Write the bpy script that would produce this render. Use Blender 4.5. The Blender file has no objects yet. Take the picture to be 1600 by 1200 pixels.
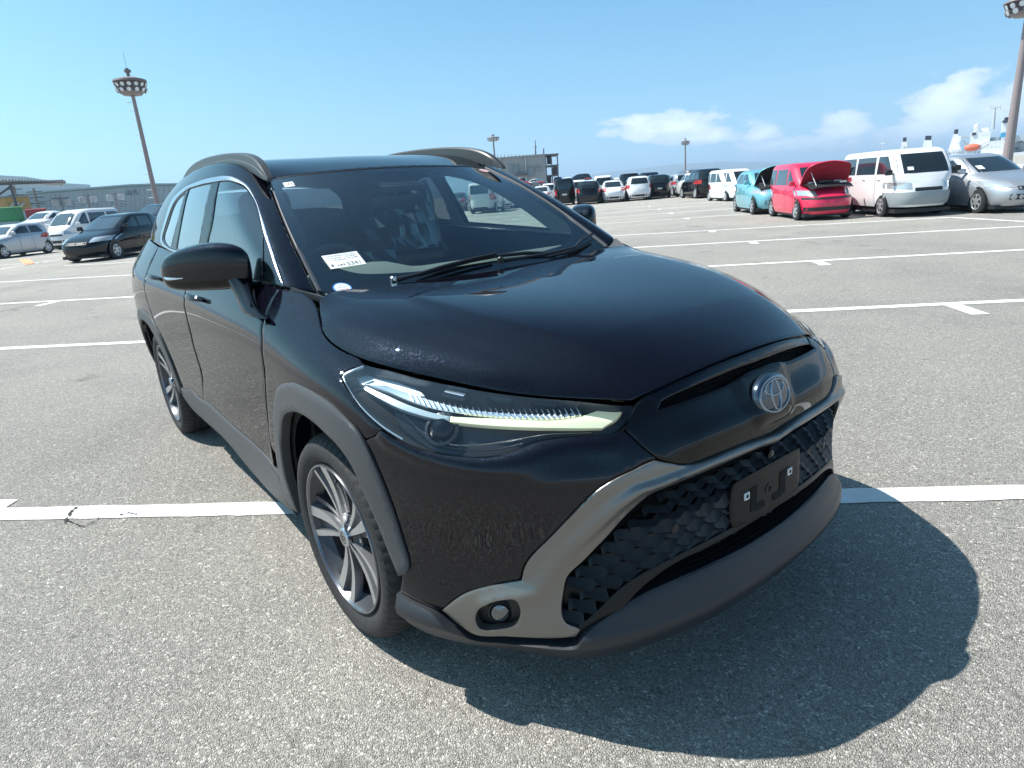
import bpy, bmesh, math, random
import numpy as np
from mathutils import Vector, Matrix
from mathutils.bvhtree import BVHTree
from mathutils.geometry import delaunay_2d_cdt

SC = bpy.context.scene
COL = SC.collection
PI = math.pi
# ---------------------------------------------------------------- camera
CAM = np.array([1.78360784, -1.48991652, 1.3491274])
YAW, PIT, ROL, FPX = math.radians(143.1698), math.radians(16.9176), math.radians(-4.3558), 1000.3
_fw = np.array([math.cos(PIT)*math.cos(YAW), math.cos(PIT)*math.sin(YAW), -math.sin(PIT)])
_rt = np.array([math.sin(YAW), -math.cos(YAW), 0.0])
_up = np.cross(_rt, _fw)
_rt, _up = math.cos(ROL)*_rt + math.sin(ROL)*_up, math.cos(ROL)*_up - math.sin(ROL)*_rt
cam_data = bpy.data.cameras.new('camera')
cam = bpy.data.objects.new('camera', cam_data)
COL.objects.link(cam)
cam_data.sensor_fit = 'HORIZONTAL'
cam_data.sensor_width = 36.0
cam_data.lens = FPX/1600*36
cam_data.clip_start = 0.05
cam_data.clip_end = 30000
cam.matrix_world = Matrix(((_rt[0], _up[0], -_fw[0], CAM[0]), (_rt[1], _up[1], -_fw[1], CAM[1]),
                           (_rt[2], _up[2], -_fw[2], CAM[2]), (0, 0, 0, 1)))
SC.camera = cam

def ray(x, y):
    """direction of the sight line through a pixel of the 1600 x 1200 photograph"""
    return _fw + _rt*(x-800)/FPX - _up*(y-600)/FPX
def gpt(x, y, z=0.0):
    d = ray(x, y); t = (z-CAM[2])/d[2]; p = CAM + d*t
    return Vector((p[0], p[1], z))
def at_depth(x, y, dist):
    """ground position at a horizontal distance from the camera in the direction of a pixel"""
    d = ray(x, y); h = math.hypot(d[0], d[1])
    p = CAM + d*(dist/h)
    return Vector(p)

# ---------------------------------------------------------------- sun and sky
SUNV = Vector((-0.51, -0.39, 1.0)).normalized()
SUN_EL = math.asin(SUNV.z)
SUN_AZ = math.atan2(SUNV.x, SUNV.y)          # clockwise from +Y
sun_data = bpy.data.lights.new('sun', 'SUN')
sun_data.energy = 4.5
sun_data.angle = math.radians(0.53)
sun_data.color = (1.0, 0.965, 0.90)
sun = bpy.data.objects.new('sun', sun_data)
COL.objects.link(sun)
sun.rotation_euler = SUNV.to_track_quat('Z', 'Y').to_euler()
sun.location = (0, 0, 60)

world = bpy.data.worlds.new('World')
SC.world = world
world.use_nodes = True
WN = world.node_tree; WN.nodes.clear()
_out = WN.nodes.new('ShaderNodeOutputWorld')
_bg = WN.nodes.new('ShaderNodeBackground')
_sky = WN.nodes.new('ShaderNodeTexSky')
_sky.sky_type = 'NISHITA'; _sky.sun_disc = False
_sky.sun_elevation = SUN_EL; _sky.sun_rotation = SUN_AZ
_sky.air_density = 1.0; _sky.dust_density = 0.6; _sky.ozone_density = 1.5; _sky.altitude = 0
_bg.inputs["Strength"].default_value = 0.042
WN.links.new(_sky.outputs[0], _bg.inputs[0])
WN.links.new(_bg.outputs[0], _out.inputs[0])
SC.view_settings.view_transform = 'Standard'
SC.view_settings.look = 'None'
SC.view_settings.exposure = 0.80
SC.view_settings.gamma = 1.0
SC.view_settings.use_curve_mapping = False
SC.render.film_transparent = False
SC.cycles.max_bounces = 8
SC.cycles.glossy_bounces = 5
SC.cycles.transparent_max_bounces = 24
SC.cycles.transmission_bounces = 6
SC.cycles.sample_clamp_indirect = 6.0

# ---------------------------------------------------------------- materials
def lin(c):
    return tuple((v/12.92 if v <= 0.04045 else ((v+0.055)/1.055)**2.4) for v in c)
MATS = {}
def mat(name, col, rough=0.5, metal=0.0, coat=0.0, coat_rough=0.03, spec=0.5, emit=None, estr=0.0, bump=None, vary=None):
    if name in MATS: return MATS[name]
    m = bpy.data.materials.new(name); m.use_nodes = True
    nt = m.node_tree; b = nt.nodes['Principled BSDF']
    b.inputs['Base Color'].default_value = (*col, 1)
    b.inputs['Roughness'].default_value = rough
    b.inputs['Metallic'].default_value = metal
    b.inputs['Coat Weight'].default_value = coat
    b.inputs['Coat Roughness'].default_value = coat_rough
    b.inputs['Specular IOR Level'].default_value = spec
    if emit:
        b.inputs['Emission Color'].default_value = (*emit, 1); b.inputs['Emission Strength'].default_value = estr
    tc = None
    if bump or vary:
        tc = nt.nodes.new('ShaderNodeTexCoord')
    if bump:
        sc_, st_ = bump
        n = nt.nodes.new('ShaderNodeTexNoise'); n.inputs['Scale'].default_value = sc_; n.inputs['Detail'].default_value = 4
        nt.links.new(tc.outputs['Object'], n.inputs['Vector'])
        bp = nt.nodes.new('ShaderNodeBump'); bp.inputs['Strength'].default_value = st_; bp.inputs['Distance'].default_value = 0.002
        nt.links.new(n.outputs[0], bp.inputs['Height']); nt.links.new(bp.outputs[0], b.inputs['Normal'])
    if vary:
        sc_, amt = vary
        n = nt.nodes.new('ShaderNodeTexNoise'); n.inputs['Scale'].default_value = sc_; n.inputs['Detail'].default_value = 5
        nt.links.new(tc.outputs['Object'], n.inputs['Vector'])
        r = nt.nodes.new('ShaderNodeMapRange')
        r.inputs['From Min'].default_value = 0.3; r.inputs['From Max'].default_value = 0.7
        r.inputs['To Min'].default_value = 1-amt; r.inputs['To Max'].default_value = 1+amt
        nt.links.new(n.outputs[0], r.inputs['Value'])
        mx = nt.nodes.new('ShaderNodeMix'); mx.data_type = 'RGBA'; mx.blend_type = 'MULTIPLY'; mx.inputs['Factor'].default_value = 1
        mx.inputs['A'].default_value = (*col, 1)
        nt.links.new(r.outputs[0], mx.inputs['B']); nt.links.new(mx.outputs['Result'], b.inputs['Base Color'])
    MATS[name] = m
    return m
def glassmat(name, tint, rough=0.0, ior=1.5, boost=1.0):
    """thin pane: tinted see-through plus a mirror layer by Fresnel"""
    if name in MATS: return MATS[name]
    m = bpy.data.materials.new(name); m.use_nodes = True
    nt = m.node_tree; nt.nodes.clear()
    o = nt.nodes.new('ShaderNodeOutputMaterial'); mx = nt.nodes.new('ShaderNodeMixShader')
    t = nt.nodes.new('ShaderNodeBsdfTransparent'); t.inputs[0].default_value = (*tint, 1)
    g = nt.nodes.new('ShaderNodeBsdfGlossy'); g.inputs['Roughness'].default_value = rough
    f = nt.nodes.new('ShaderNodeFresnel'); f.inputs['IOR'].default_value = ior
    mul = nt.nodes.new('ShaderNodeMath'); mul.operation = 'MULTIPLY'; mul.inputs[1].default_value = boost; mul.use_clamp = True
    ge = nt.nodes.new('ShaderNodeNewGeometry'); io = nt.nodes.new('ShaderNodeMix')   # the same index seen from either side of the pane
    io.inputs['A'].default_value = ior; io.inputs['B'].default_value = 1/ior
    nt.links.new(ge.outputs['Backfacing'], io.inputs['Factor']); nt.links.new(io.outputs[0], f.inputs['IOR'])
    nt.links.new(f.outputs[0], mul.inputs[0]); nt.links.new(mul.outputs[0], mx.inputs[0])
    nt.links.new(t.outputs[0], mx.inputs[1]); nt.links.new(g.outputs[0], mx.inputs[2])
    nt.links.new(mx.outputs[0], o.inputs[0])
    MATS[name] = m
    return m

# ---------------------------------------------------------------- object helpers
def tag(o, label=None, cat=None, group=None, kind=None):
    if label: o['label'] = label
    if cat: o['category'] = cat
    if group: o['group'] = group
    if kind: o['kind'] = kind
    return o
def empty(name, loc=(0, 0, 0), rotz=0.0):
    e = bpy.data.objects.new(name, None); COL.objects.link(e)
    e.empty_display_size = 0.2
    e.location = loc; e.rotation_euler = (0, 0, rotz)
    return e
def mesh_obj(name, verts, faces, material, parent=None, smooth=True, angle=35):
    me = bpy.data.meshes.new(name)
    me.from_pydata([tuple(float(c) for c in v) for v in verts], [], [tuple(int(i) for i in f) for f in faces])
    me.validate(); me.update()
    if isinstance(material, (list, tuple)):
        for m in material: me.materials.append(m)
    elif material: me.materials.append(material)
    if smooth:
        me.polygons.foreach_set('use_smooth', [True]*len(me.polygons))
        try: me.set_sharp_from_angle(angle=math.radians(angle))
        except Exception: pass
    o = bpy.data.objects.new(name, me); COL.objects.link(o)
    if parent is not None: o.parent = parent
    return o
class MB:
    """collects simple solids into one mesh"""
    def __init__(s): s.v = []; s.f = []; s.mi = []; s.cur = 0
    def add(s, v, f):
        b = len(s.v); s.v += [tuple(p) for p in v]; s.f += [tuple(i+b for i in q) for q in f]; s.mi += [s.cur]*len(f)
        return s
    def box(s, c, d, rz=0.0, taper=1.0):
        cx, cy, cz = c; hx, hy, hz = d[0]/2, d[1]/2, d[2]/2
        vs = []
        for z, t in ((-hz, 1.0), (hz, taper)):
            for x, y in ((-hx*t, -hy*t), (hx*t, -hy*t), (hx*t, hy*t), (-hx*t, hy*t)):
                vs.append((cx+x*math.cos(rz)-y*math.sin(rz), cy+x*math.sin(rz)+y*math.cos(rz), cz+z))
        return s.add(vs, [(3, 2, 1, 0), (4, 5, 6, 7), (0, 1, 5, 4), (1, 2, 6, 5), (2, 3, 7, 6), (3, 0, 4, 7)])
    def tube(s, pts, r, n=10, cap=True):
        pts = [Vector(p) for p in pts]
        rr = r if isinstance(r, (list, tuple)) else [r]*len(pts)
        vs = []; fs = []
        up = Vector((0, 0, 1))
        for i, p in enumerate(pts):
            d = (pts[min(i+1, len(pts)-1)]-pts[max(i-1, 0)]).normalized()
            u = up if abs(d.dot(up)) < 0.95 else Vector((1, 0, 0))
            a = d.cross(u).normalized(); b = a.cross(d).normalized()
            for k in range(n):
                t = 2*PI*k/n; vs.append(p + (a*math.cos(t)+b*math.sin(t))*rr[i])
        for i in range(len(pts)-1):
            for k in range(n):
                k2 = (k+1) % n; fs.append((i*n+k, i*n+k2, (i+1)*n+k2, (i+1)*n+k))
        if cap:
            fs.append(tuple(range(n))[::-1]); fs.append(tuple((len(pts)-1)*n+k for k in range(n)))
        return s.add(vs, fs)
    def lathe(s, prof, M=None, n=32, closed=False):
        """prof: list of (radius, height) turned round local z; M places it"""
        M = M or Matrix.Identity(4)
        vs = []; fs = []
        for r, h in prof:
            for k in range(n):
                t = 2*PI*k/n; vs.append(M @ Vector((r*math.cos(t), r*math.sin(t), h)))
        m = len(prof)
        for i in range(m-1 if not closed else m):
            j = (i+1) % m
            for k in range(n):
                k2 = (k+1) % n; fs.append((i*n+k, i*n+k2, j*n+k2, j*n+k))
        return s.add(vs, fs)
    def prism(s, poly, h0, h1, M=None):
        """polygon (x, y) extruded from h0 to h1 along local z"""
        M = M or Matrix.Identity(4); n = len(poly)
        vs = [M @ Vector((x, y, h0)) for x, y in poly] + [M @ Vector((x, y, h1)) for x, y in poly]
        fs = [tuple(range(n))[::-1], tuple(range(n, 2*n))] + [(i, (i+1) % n, n+(i+1) % n, n+i) for i in range(n)]
        return s.add(vs, fs)
    def build(s, name, material, parent=None, smooth=False, angle=35):
        o = mesh_obj(name, s.v, s.f, material, parent, smooth, angle)
        if isinstance(material, (list, tuple)):
            for p, i in zip(o.data.polygons, s.mi): p.material_index = i
        return o
# ---------------------------------------------------------------- smooth control-net surfaces
def _bs(n, t, s0=False, s1=False):
    """rows of a uniform cubic B-spline basis with interpolated ends; t in index units"""
    t = np.clip(np.asarray(t, float), 0, n-1-1e-9)
    i = np.floor(t).astype(int); f = t-i
    w = np.stack([(1-f)**3/6, (3*f**3-6*f**2+4)/6, (-3*f**3+3*f**2+3*f+1)/6, f**3/6], 1)
    B = np.zeros((len(t), n+2)); r = np.arange(len(t))
    for k in range(4): B[r, i+k] += w[:, k]
    out = B[:, 1:n+1].copy()
    # ghosts: linear run-out, or the mirrored neighbour on the car's centre line ('neg' for the y coordinate)
    if s0: out[:, 1] += B[:, 0]*(-1 if s0 == 'neg' else 1)
    else: out[:, 0] += 2*B[:, 0]; out[:, 1] -= B[:, 0]
    if s1: out[:, n-2] += B[:, n+1]*(-1 if s1 == 'neg' else 1)
    else: out[:, n-1] += 2*B[:, n+1]; out[:, n-2] -= B[:, n+1]
    return out
class Surf:
    """grid[i][j] = (x, Y, z) for the left half (Y > 0); evaluated for side = -1 (car's right) or +1"""
    def __init__(s, grid, dens=5, symu0=False, symv0=False, symu1=False):
        s.G = np.array(grid, float); s.n, s.m = s.G.shape[:2]
        s.sym = (symu0, symv0, symu1); s.offv = 0.0
        du = np.linalg.norm(np.diff(s.G, axis=0), axis=2).mean(1); dv = np.linalg.norm(np.diff(s.G, axis=1), axis=2).mean(0)
        s.U = np.concatenate([[0], np.cumsum(du)]); s.V = np.concatenate([[0], np.cumsum(dv)])
        s.dens = dens
        uu = np.interp(np.linspace(0, s.n-1, (s.n-1)*dens*2+1), range(s.n), s.U)
        vv = np.interp(np.linspace(0, s.m-1, (s.m-1)*dens*2+1), range(s.m), s.V)
        s.guv = [(a, b) for a in uu for b in vv]
        P = s.pos(np.array(s.guv), -1)
        nv = len(vv); T = []
        for i in range(len(uu)-1):
            for j in range(nv-1):
                a = i*nv+j; T += [(a, a+1, a+nv+1), (a, a+nv+1, a+nv)]
        s.T = T; s.P = P
        s.bvh = BVHTree.FromPolygons([Vector(p) for p in P], T)
    def pos(s, uv, side=-1):
        uv = np.asarray(uv, float).reshape(-1, 2)
        iu = np.interp(uv[:, 0], s.U, range(s.n)); iv = np.interp(uv[:, 1], s.V, range(s.m))
        # allow a small linear run past the borders
        Bu = _bs(s.n, iu, s.sym[0], s.sym[2]); Bv = _bs(s.m, iv, s.sym[1])
        P = np.einsum('ki,kj,ijc->kc', Bu, Bv, s.G)
        if s.sym[0]: P[:, 1] = np.einsum('ki,kj,ij->k', _bs(s.n, iu, 'neg', 'neg' if s.sym[2] else False), Bv, s.G[:, :, 1])
        if s.sym[1]: P[:, 1] = np.einsum('ki,kj,ij->k', Bu, _bs(s.m, iv, 'neg'), s.G[:, :, 1])
        P[:, 1] *= side
        return P
    def nrm(s, uv, side=-1):
        uv = np.asarray(uv, float).reshape(-1, 2); e = 0.004
        lo = np.array([s.U[0], s.V[0]]); hi = np.array([s.U[-1], s.V[-1]])
        def c(a): return np.clip(a, lo, hi)
        a = c(uv+[e, 0]); b = c(uv-[e, 0]); d = c(uv+[0, e]); g = c(uv-[0, e])
        du = s.pos(a, side)-s.pos(b, side); dv = s.pos(d, side)-s.pos(g, side)
        N = np.cross(du, dv)*s.sgn*(-side)
        return N/np.maximum(np.linalg.norm(N, axis=1), 1e-12)[:, None]
    sgn = 1
    def orient(s, outward):
        """choose the sign so that the mean normal looks along outward (right side)"""
        uv = np.array([[(s.U[0]+s.U[-1])/2, (s.V[0]+s.V[-1])/2]])
        s.sgn = 1
        if np.dot(s.nrm(uv, -1)[0], outward) < 0: s.sgn = -1
        return s
    def offset(s, off):
        import copy
        c = copy.copy(s); c.P = s.P+s.nrm(np.array(s.guv), -1)*off
        c.bvh = BVHTree.FromPolygons([Vector(p) for p in c.P], s.T)
        return c
    def _uvhit(s, loc, idx):
        a, b, c = (Vector(s.P[k]) for k in s.T[idx]); ua, ub, uc = (s.guv[k] for k in s.T[idx])
        v0, v1, v2 = b-a, c-a, loc-a
        d00, d01, d11, d20, d21 = v0.dot(v0), v0.dot(v1), v1.dot(v1), v2.dot(v0), v2.dot(v1)
        den = d00*d11-d01*d01
        if abs(den) < 1e-16: return ua
        v = (d11*d20-d01*d21)/den; w = (d00*d21-d01*d20)/den; u = 1-v-w
        return (u*ua[0]+v*ub[0]+w*uc[0], u*ua[1]+v*ub[1]+w*uc[1])
    def pt(s, q):
        if q[0] == 'uv': return (q[1], q[2])
        if q[0] == 's': o, d = Vector((q[1], -3, q[2])), Vector((0, 1, 0))
        elif q[0] == 'f': o, d = Vector((3, -abs(q[1])-1e-4, q[2])), Vector((-1, 0, 0))
        elif q[0] == 't': o, d = Vector((q[1], q[2], 3)), Vector((0, 0, -1))
        elif q[0] == 'w':
            loc, n, i, dd = s.bvh.find_nearest(Vector(q[1:4])); return s._uvhit(loc, i)
        else: o, d = Vector(CAM), Vector(ray(*q)).normalized()
        loc, n, i, dist = s.bvh.ray_cast(o, d)
        if loc is None:
            # nearest point of the surface to the line
            best = None
            for k in range(60):
                t = 0.6+k*0.08 if q[0] not in ('s', 'f', 't') else 1.0+k*0.06
                l, n, i, dd = s.bvh.find_nearest(o+d*t)
                if best is None or dd < best[0]: best = (dd, l, i)
            if best[0] > 0.03: print('MISS', q, round(best[0], 3))
            loc, i = best[1], best[2]
        return s._uvhit(loc, i)
    def path(s, pts, closed=True, smooth=True, step=0.012):
        """points -> dense uv outline; a point followed by 'c' keeps its corner"""
        P = []; corner = []
        for q in pts:
            if q == 'c': corner[-1] = True; continue
            P.append(np.array(s.pt(q))); corner.append(not smooth)
        n = len(P); out = []
        for i in range(n if closed else n-1):
            p1, p2 = P[i], P[(i+1) % n]
            p0 = P[i-1] if (closed or i > 0) else p1
            p3 = P[(i+2) % n] if (closed or i < n-2) else p2
            c1, c2 = corner[i], corner[(i+1) % n]
            L = np.linalg.norm(p2-p1); k = max(1, int(L/step))
            d1 = np.linalg.norm(p1-p0); d3 = np.linalg.norm(p3-p2)
            m1 = (p2-p1) if (c1 or L < 1e-9) else ((p2-p1)/max(L, 1e-6)+(p1-p0)/max(d1, 1e-6))*0.5*L
            m2 = (p2-p1) if (c2 or L < 1e-9) else ((p2-p1)/max(L, 1e-6)+(p3-p2)/max(d3, 1e-6))*0.5*L
            for j in range(k):
                t = j/k
                out.append((2*t**3-3*t**2+1)*p1+(t**3-2*t**2+t)*m1+(-2*t**3+3*t**2)*p2+(t**3-t**2)*m2)
        if not closed: out.append(P[-1])
        return [tuple(o) for o in out]
def inpoly(pts, poly):
    pts = np.asarray(pts, float).reshape(-1, 2); x, y = pts[:, 0], pts[:, 1]
    P = np.asarray(poly); Q = np.roll(P, -1, 0); ins = np.zeros(len(pts), bool)
    for (x1, y1), (x2, y2) in zip(P, Q):
        if y1 == y2: continue
        c = ((y1 > y) != (y2 > y)) & (x < (x2-x1)*(y-y1)/(y2-y1)+x1)
        ins ^= c
    return ins
def segdist(pts, poly, closed=True):
    pts = np.asarray(pts, float).reshape(-1, 2); D = np.full(len(pts), 1e9)
    P = np.asarray(poly, float); Q = np.roll(P, -1, 0)
    if not closed: P, Q = P[:-1], P[1:]
    for a, b in zip(P, Q):
        ab = b-a; L = ab@ab
        t = np.clip(((pts-a)@ab)/max(L, 1e-12), 0, 1)
        D = np.minimum(D, np.linalg.norm(pts-(a+t[:, None]*ab), axis=1))
    return D
def patch_data(S, poly, step=0.02, holes=(), rim=0.004):
    """triangulate the outline on S; returns uv points, triangles, boundary loops"""
    loops = [poly]+list(holes)
    P = []; E = []; extra = []
    for lp in loops:
        lp = [p for i, p in enumerate(lp) if np.hypot(p[0]-lp[i-1][0], p[1]-lp[i-1][1]) > 1e-5]
        b = len(P); P += [tuple(p) for p in lp]; k = len(lp); E += [(b+i, b+(i+1) % k) for i in range(k)]
        A = np.array(lp); T = np.roll(A, -1, 0)-np.roll(A, 1, 0); T /= np.maximum(np.linalg.norm(T, axis=1), 1e-9)[:, None]
        for sg in (1, -1):
            extra.append(A+sg*rim*np.stack([-T[:, 1], T[:, 0]], 1))
    A = np.array(poly); lo, hi = A.min(0), A.max(0)
    gx = np.arange(lo[0]+step/2, hi[0], step); gy = np.arange(lo[1]+step/2, hi[1], step)
    g = np.array([(x+(step/2 if j % 2 else 0), y) for j, y in enumerate(gy) for x in gx]) if len(gx) and len(gy) else np.zeros((0, 2))
    def keep(q, dmin):
        if not len(q): return q
        ok = inpoly(q, poly)
        for h in holes: ok &= ~inpoly(q, h)
        q = q[ok]
        if not len(q): return q
        d = np.full(len(q), 1e9)
        for lp in loops: d = np.minimum(d, segdist(q, lp))
        return q[d > dmin]
    inner = keep(g, max(rim*1.6, step*0.45))
    rg = keep(np.concatenate(extra), rim*0.8) if rim else np.zeros((0, 2))
    allp = [Vector(p) for p in P]+[Vector(p) for p in rg]+[Vector(p) for p in inner]
    r = delaunay_2d_cdt(allp, E, [], 0, 1e-7)
    V = np.array([tuple(v) for v in r[0]]); F = np.array([tuple(f) for f in r[2]])
    cen = V[F].mean(1); ok = inpoly(cen, poly)
    for h in holes: ok &= ~inpoly(cen, h)
    F = F[ok]
    return V, F
def patch(name, S, poly, material, parent=None, side=-1, off=0.0, thick=0.012, step=0.02, holes=(), rim=0.004, drop=0.0015,
          hfun=None, angle=40, sym=False):
    """a trimmed panel of S: outline in uv, raised by off (+hfun(uv)), with its edges turned inwards"""
    V, F = patch_data(S, poly, step, holes, rim)
    P = S.pos(V, side); N = S.nrm(V, side)
    h = np.full(len(V), float(off))
    if hfun is not None: h = h+hfun(V)
    # boundary
    from collections import Counter
    cnt = Counter()
    for f in F:
        for a, b in ((f[0], f[1]), (f[1], f[2]), (f[2], f[0])): cnt[(min(a, b), max(a, b))] += 1
    cen = np.abs(P[:, 1]) < 2e-4
    be = {e for e, c in cnt.items() if c == 1 and not (sym and cen[e[0]] and cen[e[1]])}
    bv = sorted({i for e in be for i in e})
    h[bv] -= drop
    Q = P+N*h[:, None]
    # orientation of faces
    f0 = F[0]; nn = np.cross(Q[F[:, 1]]-Q[F[:, 0]], Q[F[:, 2]]-Q[F[:, 0]]); s = np.sum(nn*N[F[:, 0]])
    if s < 0: F = F[:, ::-1]
    verts = [tuple(q) for q in Q]; faces = [tuple(f) for f in F]
    if thick != 0:
        low = {i: len(verts)+k for k, i in enumerate(bv)}
        for i in bv: verts.append(tuple(Q[i]-N[i]*thick))
        for f in F:
            for a, b in ((f[0], f[1]), (f[1], f[2]), (f[2], f[0])):
                if (min(a, b), max(a, b)) in be: faces.append((b, a, low[a], low[b]))
    if sym:
        n0 = len(verts); mp = {}; vv = list(verts)
        for i, p in enumerate(verts):
            if abs(p[1]) < 2e-4: vv[i] = (p[0], 0.0, p[2]); mp[i] = i
            else: mp[i] = len(vv); vv.append((p[0], -p[1], p[2]))
        faces = faces+[tuple(mp[i] for i in f[::-1]) for f in faces]; verts = vv
    o = mesh_obj(name, verts, faces, material, parent, True, angle)
    return o
def both(name, S, poly, material, parent=None, **k):
    a = patch(name, S, poly, material, parent, side=-1, **k)
    b = mirror_obj(a)
    return a, b
def mirror_obj(a, parent='same'):
    me = a.data.copy()
    co = np.zeros(len(me.vertices)*3); me.vertices.foreach_get('co', co); co[1::3] *= -1; me.vertices.foreach_set('co', co)
    me.flip_normals(); me.update()
    b = bpy.data.objects.new(a.name.split('.')[0], me); COL.objects.link(b)
    b.parent = a.parent if parent == 'same' else parent
    return b
def surf_strip(name, S, line, w, material, parent=None, off=0.004, side=-1, hgt=0.006, n=2):
    """a raised ribbon following a uv line: w wide on S, rounded on top"""
    L = np.array(line); T = np.gradient(L, axis=0); T /= np.maximum(np.linalg.norm(T, axis=1), 1e-9)[:, None]
    Nn = np.stack([-T[:, 1], T[:, 0]], 1)
    prof = [(-0.5, -hgt), (-0.5, 0), (-0.3, hgt*0.5), (0, hgt*0.7), (0.3, hgt*0.5), (0.5, 0), (0.5, -hgt)]
    W = np.array(w) if np.ndim(w) else np.full(len(L), w)
    vs = []
    for a, h in prof:
        uv = L+Nn*(a*W)[:, None]
        vs.append(S.pos(uv, side)+S.nrm(uv, side)*(off+h))
    vs = np.stack(vs, 1); m = len(prof); k = len(L)
    faces = [(i*m+j, i*m+j+1, (i+1)*m+j+1, (i+1)*m+j) for i in range(k-1) for j in range(m-1)]
    faces += [tuple(range(m))[::-1], tuple((k-1)*m+j for j in range(m))]
    V = vs.reshape(-1, 3)
    f = faces[m//2]; nn = np.cross(V[f[1]]-V[f[0]], V[f[2]]-V[f[0]]); c = S.nrm(L[:1], side)[0]
    if nn@c < 0: faces = [q[::-1] for q in faces]
    return mesh_obj(name, V, faces, material, parent, True, 50)
# ---------------------------------------------------------------- the car's control nets (metres, front axle at x = 0, left half)
def col(xs, ys, zs): return [(a, b, c) for a, b, c in zip(xs, ys, zs)]
_S1 = [
 [(.935,0,.205),(.955,0,.31),(.935,0,.42),(.922,0,.53),(.935,0,.655),(.938,0,.715),(.914,0,.775),(.887,0,.845),(.866,0,.90)],
 [(.93,.2,.205),(.95,.2,.31),(.93,.2,.42),(.918,.2,.53),(.928,.2,.655),(.930,.2,.713),(.905,.2,.772),(.876,.2,.838),(.853,.2,.887)],
 [(.898,.38,.205),(.92,.38,.31),(.905,.385,.42),(.895,.39,.53),(.905,.40,.655),(.904,.40,.712),(.880,.40,.770),(.843,.405,.825),(.806,.405,.849)],
 [(.855,.50,.205),(.88,.505,.31),(.86,.51,.42),(.85,.515,.53),(.862,.52,.655),(.862,.516,.715),(.82,.495,.775),(.79,.49,.83),(.745,.475,.857)],
 [(.80,.605,.203),(.825,.615,.31),(.79,.61,.42),(.779,.617,.53),(.79,.63,.655),(.794,.636,.72),(.745,.605,.785),(.71,.59,.84),(.655,.57,.866)],
 [(.68,.68,.20),(.705,.70,.31),(.67,.70,.42),(.661,.711,.53),(.68,.725,.655),(.690,.733,.722),(.63,.70,.79),(.59,.675,.85),(.535,.65,.882)],
 [(.565,.76,.198),(.59,.78,.31),(.55,.77,.42),(.541,.79,.53),(.55,.81,.66),(.556,.816,.736),(.50,.79,.81),(.455,.76,.87),(.395,.725,.910)],
 [(.44,.835,.195),(.455,.85,.30),(.425,.852,.41),(.415,.85,.53),(.41,.87,.66),(.395,.878,.79),(.36,.865,.86),(.31,.84,.905),(.24,.80,.932)],
 [(.30,.86,.20),(.30,.878,.30),(.28,.882,.41),(.27,.885,.53),(.26,.90,.66),(.24,.909,.845),(.21,.895,.895),(.16,.865,.935),(.09,.825,.957)],
 [(.12,.86,.21),(.12,.878,.30),(.10,.888,.41),(.09,.90,.53),(.08,.915,.66),(.05,.921,.858),(.03,.905,.915),(-.01,.868,.952),(-.05,.815,.985)],
 [(-.10,.85,.215),(-.10,.87,.30),(-.11,.885,.41),(-.12,.90,.53),(-.13,.91,.66),(-.14,.916,.87),(-.145,.903,.93),(-.165,.860,.985),(-.215,.735,1.058)],
 [(-.35,.85,.215),(-.35,.87,.31),(-.35,.88,.42),(-.35,.89,.54),(-.34,.898,.68),(-.332,.908,.885),(-.33,.903,.94),(-.32,.865,1.015),(-.345,.775,1.090)],
 col([-.60]*9, [.85,.87,.878,.885,.893,.906,.904,.873,.815], [.215,.32,.43,.55,.70,.89,.95,1.015,1.105]),
 col([-1.0]*9, [.85,.87,.878,.885,.893,.906,.904,.873,.817], [.215,.32,.43,.55,.70,.90,.955,1.03,1.125]),
 col([-1.4]*9, [.85,.87,.878,.885,.893,.906,.905,.875,.818], [.215,.32,.43,.55,.70,.915,.97,1.045,1.14]),
 col([-1.8]*9, [.85,.87,.88,.888,.897,.909,.908,.877,.818], [.215,.32,.43,.55,.70,.925,.98,1.06,1.16]),
 col([-2.2]*9, [.85,.875,.89,.90,.912,.92,.918,.88,.81], [.22,.32,.43,.55,.70,.93,.99,1.075,1.18]),
 col([-2.6]*9, [.85,.875,.895,.91,.92,.925,.92,.875,.79], [.22,.32,.43,.55,.70,.93,.995,1.09,1.20]),
 col([-3.0,-3.0,-3.0,-3.0,-3.0,-3.0,-2.99,-2.97,-2.95], [.83,.86,.885,.90,.91,.912,.905,.855,.75], [.24,.33,.44,.56,.70,.85,.99,1.10,1.22]),
 col([-3.27,-3.29,-3.30,-3.30,-3.30,-3.29,-3.27,-3.23,-3.20], [.77,.80,.83,.85,.86,.86,.85,.80,.69], [.26,.35,.45,.57,.70,.85,.99,1.10,1.21]),
 col([-3.43,-3.47,-3.48,-3.47,-3.46,-3.45,-3.42,-3.36,-3.30], [.55,.57,.60,.62,.63,.63,.62,.58,.50], [.27,.36,.46,.58,.70,.85,.99,1.10,1.21]),
 col([-3.46,-3.50,-3.51,-3.50,-3.49,-3.48,-3.45,-3.40,-3.34], [0]*9, [.27,.36,.46,.58,.70,.85,.99,1.10,1.21]),
]
S1 = Surf(_S1, 4, symu0=True, symu1=True).orient(np.array([-.2, -1, 0]))
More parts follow.
